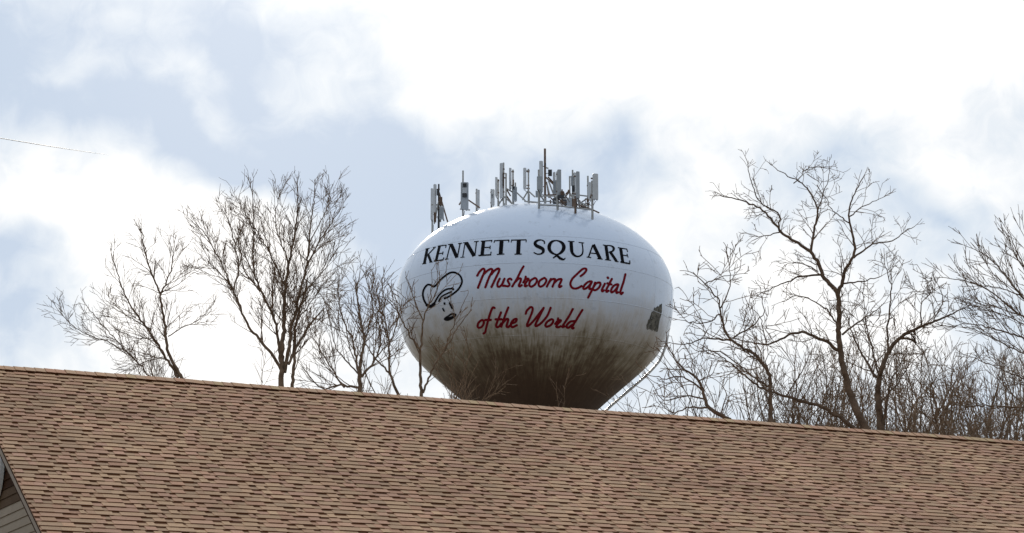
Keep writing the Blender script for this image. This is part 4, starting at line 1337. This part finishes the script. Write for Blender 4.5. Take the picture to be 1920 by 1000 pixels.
hero_tree('bare_tree', 'low bare tree with sprawling branches at the foot of the tank ladder', 50, [
    (z8([(328, 903), (260, 865), (230, 780), (180, 740), (140, 690), (120, 650)]), 9, 1.4, 0.1),
    (z8([(262, 868), (190, 868), (140, 885), (100, 850)]), 4, 1.3, -0.1), (z8([(240, 810), (180, 770), (110, 770), (60, 760)]), 4, 1.2, 0.1),
    (z8([(250, 840), (180, 830), (110, 840), (70, 780)]), 3.5, 1.2, 0.2), (z8([(225, 780), (270, 760), (280, 740)]), 3, 1.2, -0.1),
    (z8([(300, 890), (320, 820), (300, 790)]), 3, 1.2, 0.2)],
    19, M_bark_dark, grow=dict(crooked, dens=2.4), first=0.95, dens1=2.8, foot=1380)

hero_tree('bare_tree', 'bare tree entering from the right edge with fine fanned branches', 57, [
    ([(1985, 840), (1975, 760), (1960, 660), (1945, 560), (1935, 470)], 13, 3, 0.05),
    (z8([(1390, 690), (1298, 640), (1200, 610), (1120, 590), (1060, 600)]), 5, 1.2, 0.1), (z8([(1360, 560), (1290, 500), (1240, 440), (1190, 380), (1120, 340)]), 5, 1.2, -0.1),
    (z8([(1350, 480), (1298, 400), (1260, 320), (1245, 290)]), 4, 1.2, 0.1), (z8([(1390, 720), (1298, 690), (1200, 640), (1110, 600)]), 4, 1.2, -0.2),
    (z8([(1400, 880), (1298, 868), (1200, 862), (1100, 862), (1060, 850)]), 5, 1.5, 0.15), (z8([(1370, 600), (1280, 560), (1180, 480), (1100, 450), (1020, 440)]), 4, 1.2, 0.2),
    (z8([(1380, 660), (1290, 590), (1200, 550), (1150, 520)]), 3.5, 1.2, 0.0), (z8([(1398, 840), (1310, 780), (1220, 740), (1130, 700)]), 4, 1.2, 0.1),
    (z8([(1350, 420), (1310, 340), (1300, 285)]), 3.5, 1.1, 0.2), (z8([(1290, 500), (1200, 470), (1130, 470)]), 2.5, 1.1, -0.2)],
    20, M_bark, grow=dict(upright, dens=2.2, ang=(18, 36)), first=1.35, dens1=3.4)

# thicket of slender trees behind
THICKET = []


def copse_variant(seed, height, dens):
    rn = random.Random(seed)
    G = Grower(seed, ang=(24, 55), gnarl=0.13, up=0.03, dens=dens, ratio=0.5, tip=0.0065, minlen=0.3)
    trunk = []
    ntr = rn.choice((1, 2, 2))
    for k in range(ntr):
        p = np.array([rn.uniform(-0.15, 0.15), rn.uniform(-0.15, 0.15), -0.1]); d = np.array([rn.gauss(0, 0.10), rn.gauss(0, 0.10), 1.0])
        pts = [p]; n_ = 16
        for i in range(n_):
            d = d + np.array([rn.gauss(0, 0.09), rn.gauss(0, 0.09), 0.03]); d /= np.linalg.norm(d)
            p = p + d * height * 0.8 / n_; pts.append(p)
        pts = np.array(pts); rad = np.linspace(0.11, 0.022, len(pts)) * rn.uniform(0.7, 1.1)
        trunk.append((pts, rad))
        G.sprout(pts, rad, 3, height, 0.36, dens=1.7, fixed=height * 0.27)
        dd = pts[-1] - pts[-2]; dd /= np.linalg.norm(dd)
        G.grow(tuple(pts[-1]), tuple(dd), height * 0.22, 0.028, 2)
    return tubes_mesh('trunk', trunk, 7, M_bark), tubes_mesh('crown', G.out, 3, M_twig)


VAR = [copse_variant(300 + k, 12.0, 3.2) for k in range(8)]


def copse(px, ytop, Y, label, group, rn):
    gp = P(px, 800, Y); top = pz(ytop, Y, px)
    v = rn.choice(VAR)
    root = empty('slender_tree', (gp[0], Y, 0), label, 'tree', group)
    k = top / 12.0
    root.scale = (k * rn.uniform(0.85, 1.1), k * rn.uniform(0.85, 1.1), k)
    root.rotation_euler = (0, 0, rn.uniform(0, 6.28))
    link('trunk', v[0], root); link('crown', v[1], root)


rt = random.Random(77)
for k in range(96):                           # right thicket, over the right half of the ridge
    u = (k / 95) ** 0.7
    px = 1330 + 640 * u + rt.uniform(-16, 16)
    hi_y = np.interp(px, [1330, 1450, 1600, 1700, 1800, 1960], [720, 640, 600, 650, 690, 640]) + rt.uniform(-15, 75)
    copse(px, hi_y, rt.uniform(78, 118), 'slender bare tree in the thicket behind the right half of the roof ridge', 'thicket behind the right of the roof', rt)
for px, yt in ((640, 640), (705, 655), (835, 665), (905, 640), (960, 650), (1010, 690), (1245, 690), (1300, 680)):
    copse(px, yt + rt.uniform(-10, 20), rt.uniform(80, 105), 'faint slender bare tree standing low in front of the tank bowl', 'slender trees low around the tank', rt)
for px, yt in ((290, 660), (345, 640), (500, 650), (560, 655), (600, 650)):
    copse(px, yt, rt.uniform(85, 110), 'faint slender bare tree low behind the left part of the ridge', 'slender trees behind the left ridge', rt)

# ------------------------------------------------------------------ overhead wire
a, b = P(-260, 213, 20.0), P(205, 291, 44.0)
mb = MB(a)
us = np.linspace(0, 1, 30)
pts = []
for u in us:
    q = a * (1 - u) + b * u; q[2] -= 0.08 * u * (1 - u)
    pts.append(q)
mb.tube(pts, [0.0045 * (1 - u ** 6) + 0.0004 for u in us], 6)
wire = mb.build('overhead_wire', M_wire, label='thin dark overhead wire crossing the bright sky at upper left', category='wire')
wire.location = tuple(a)
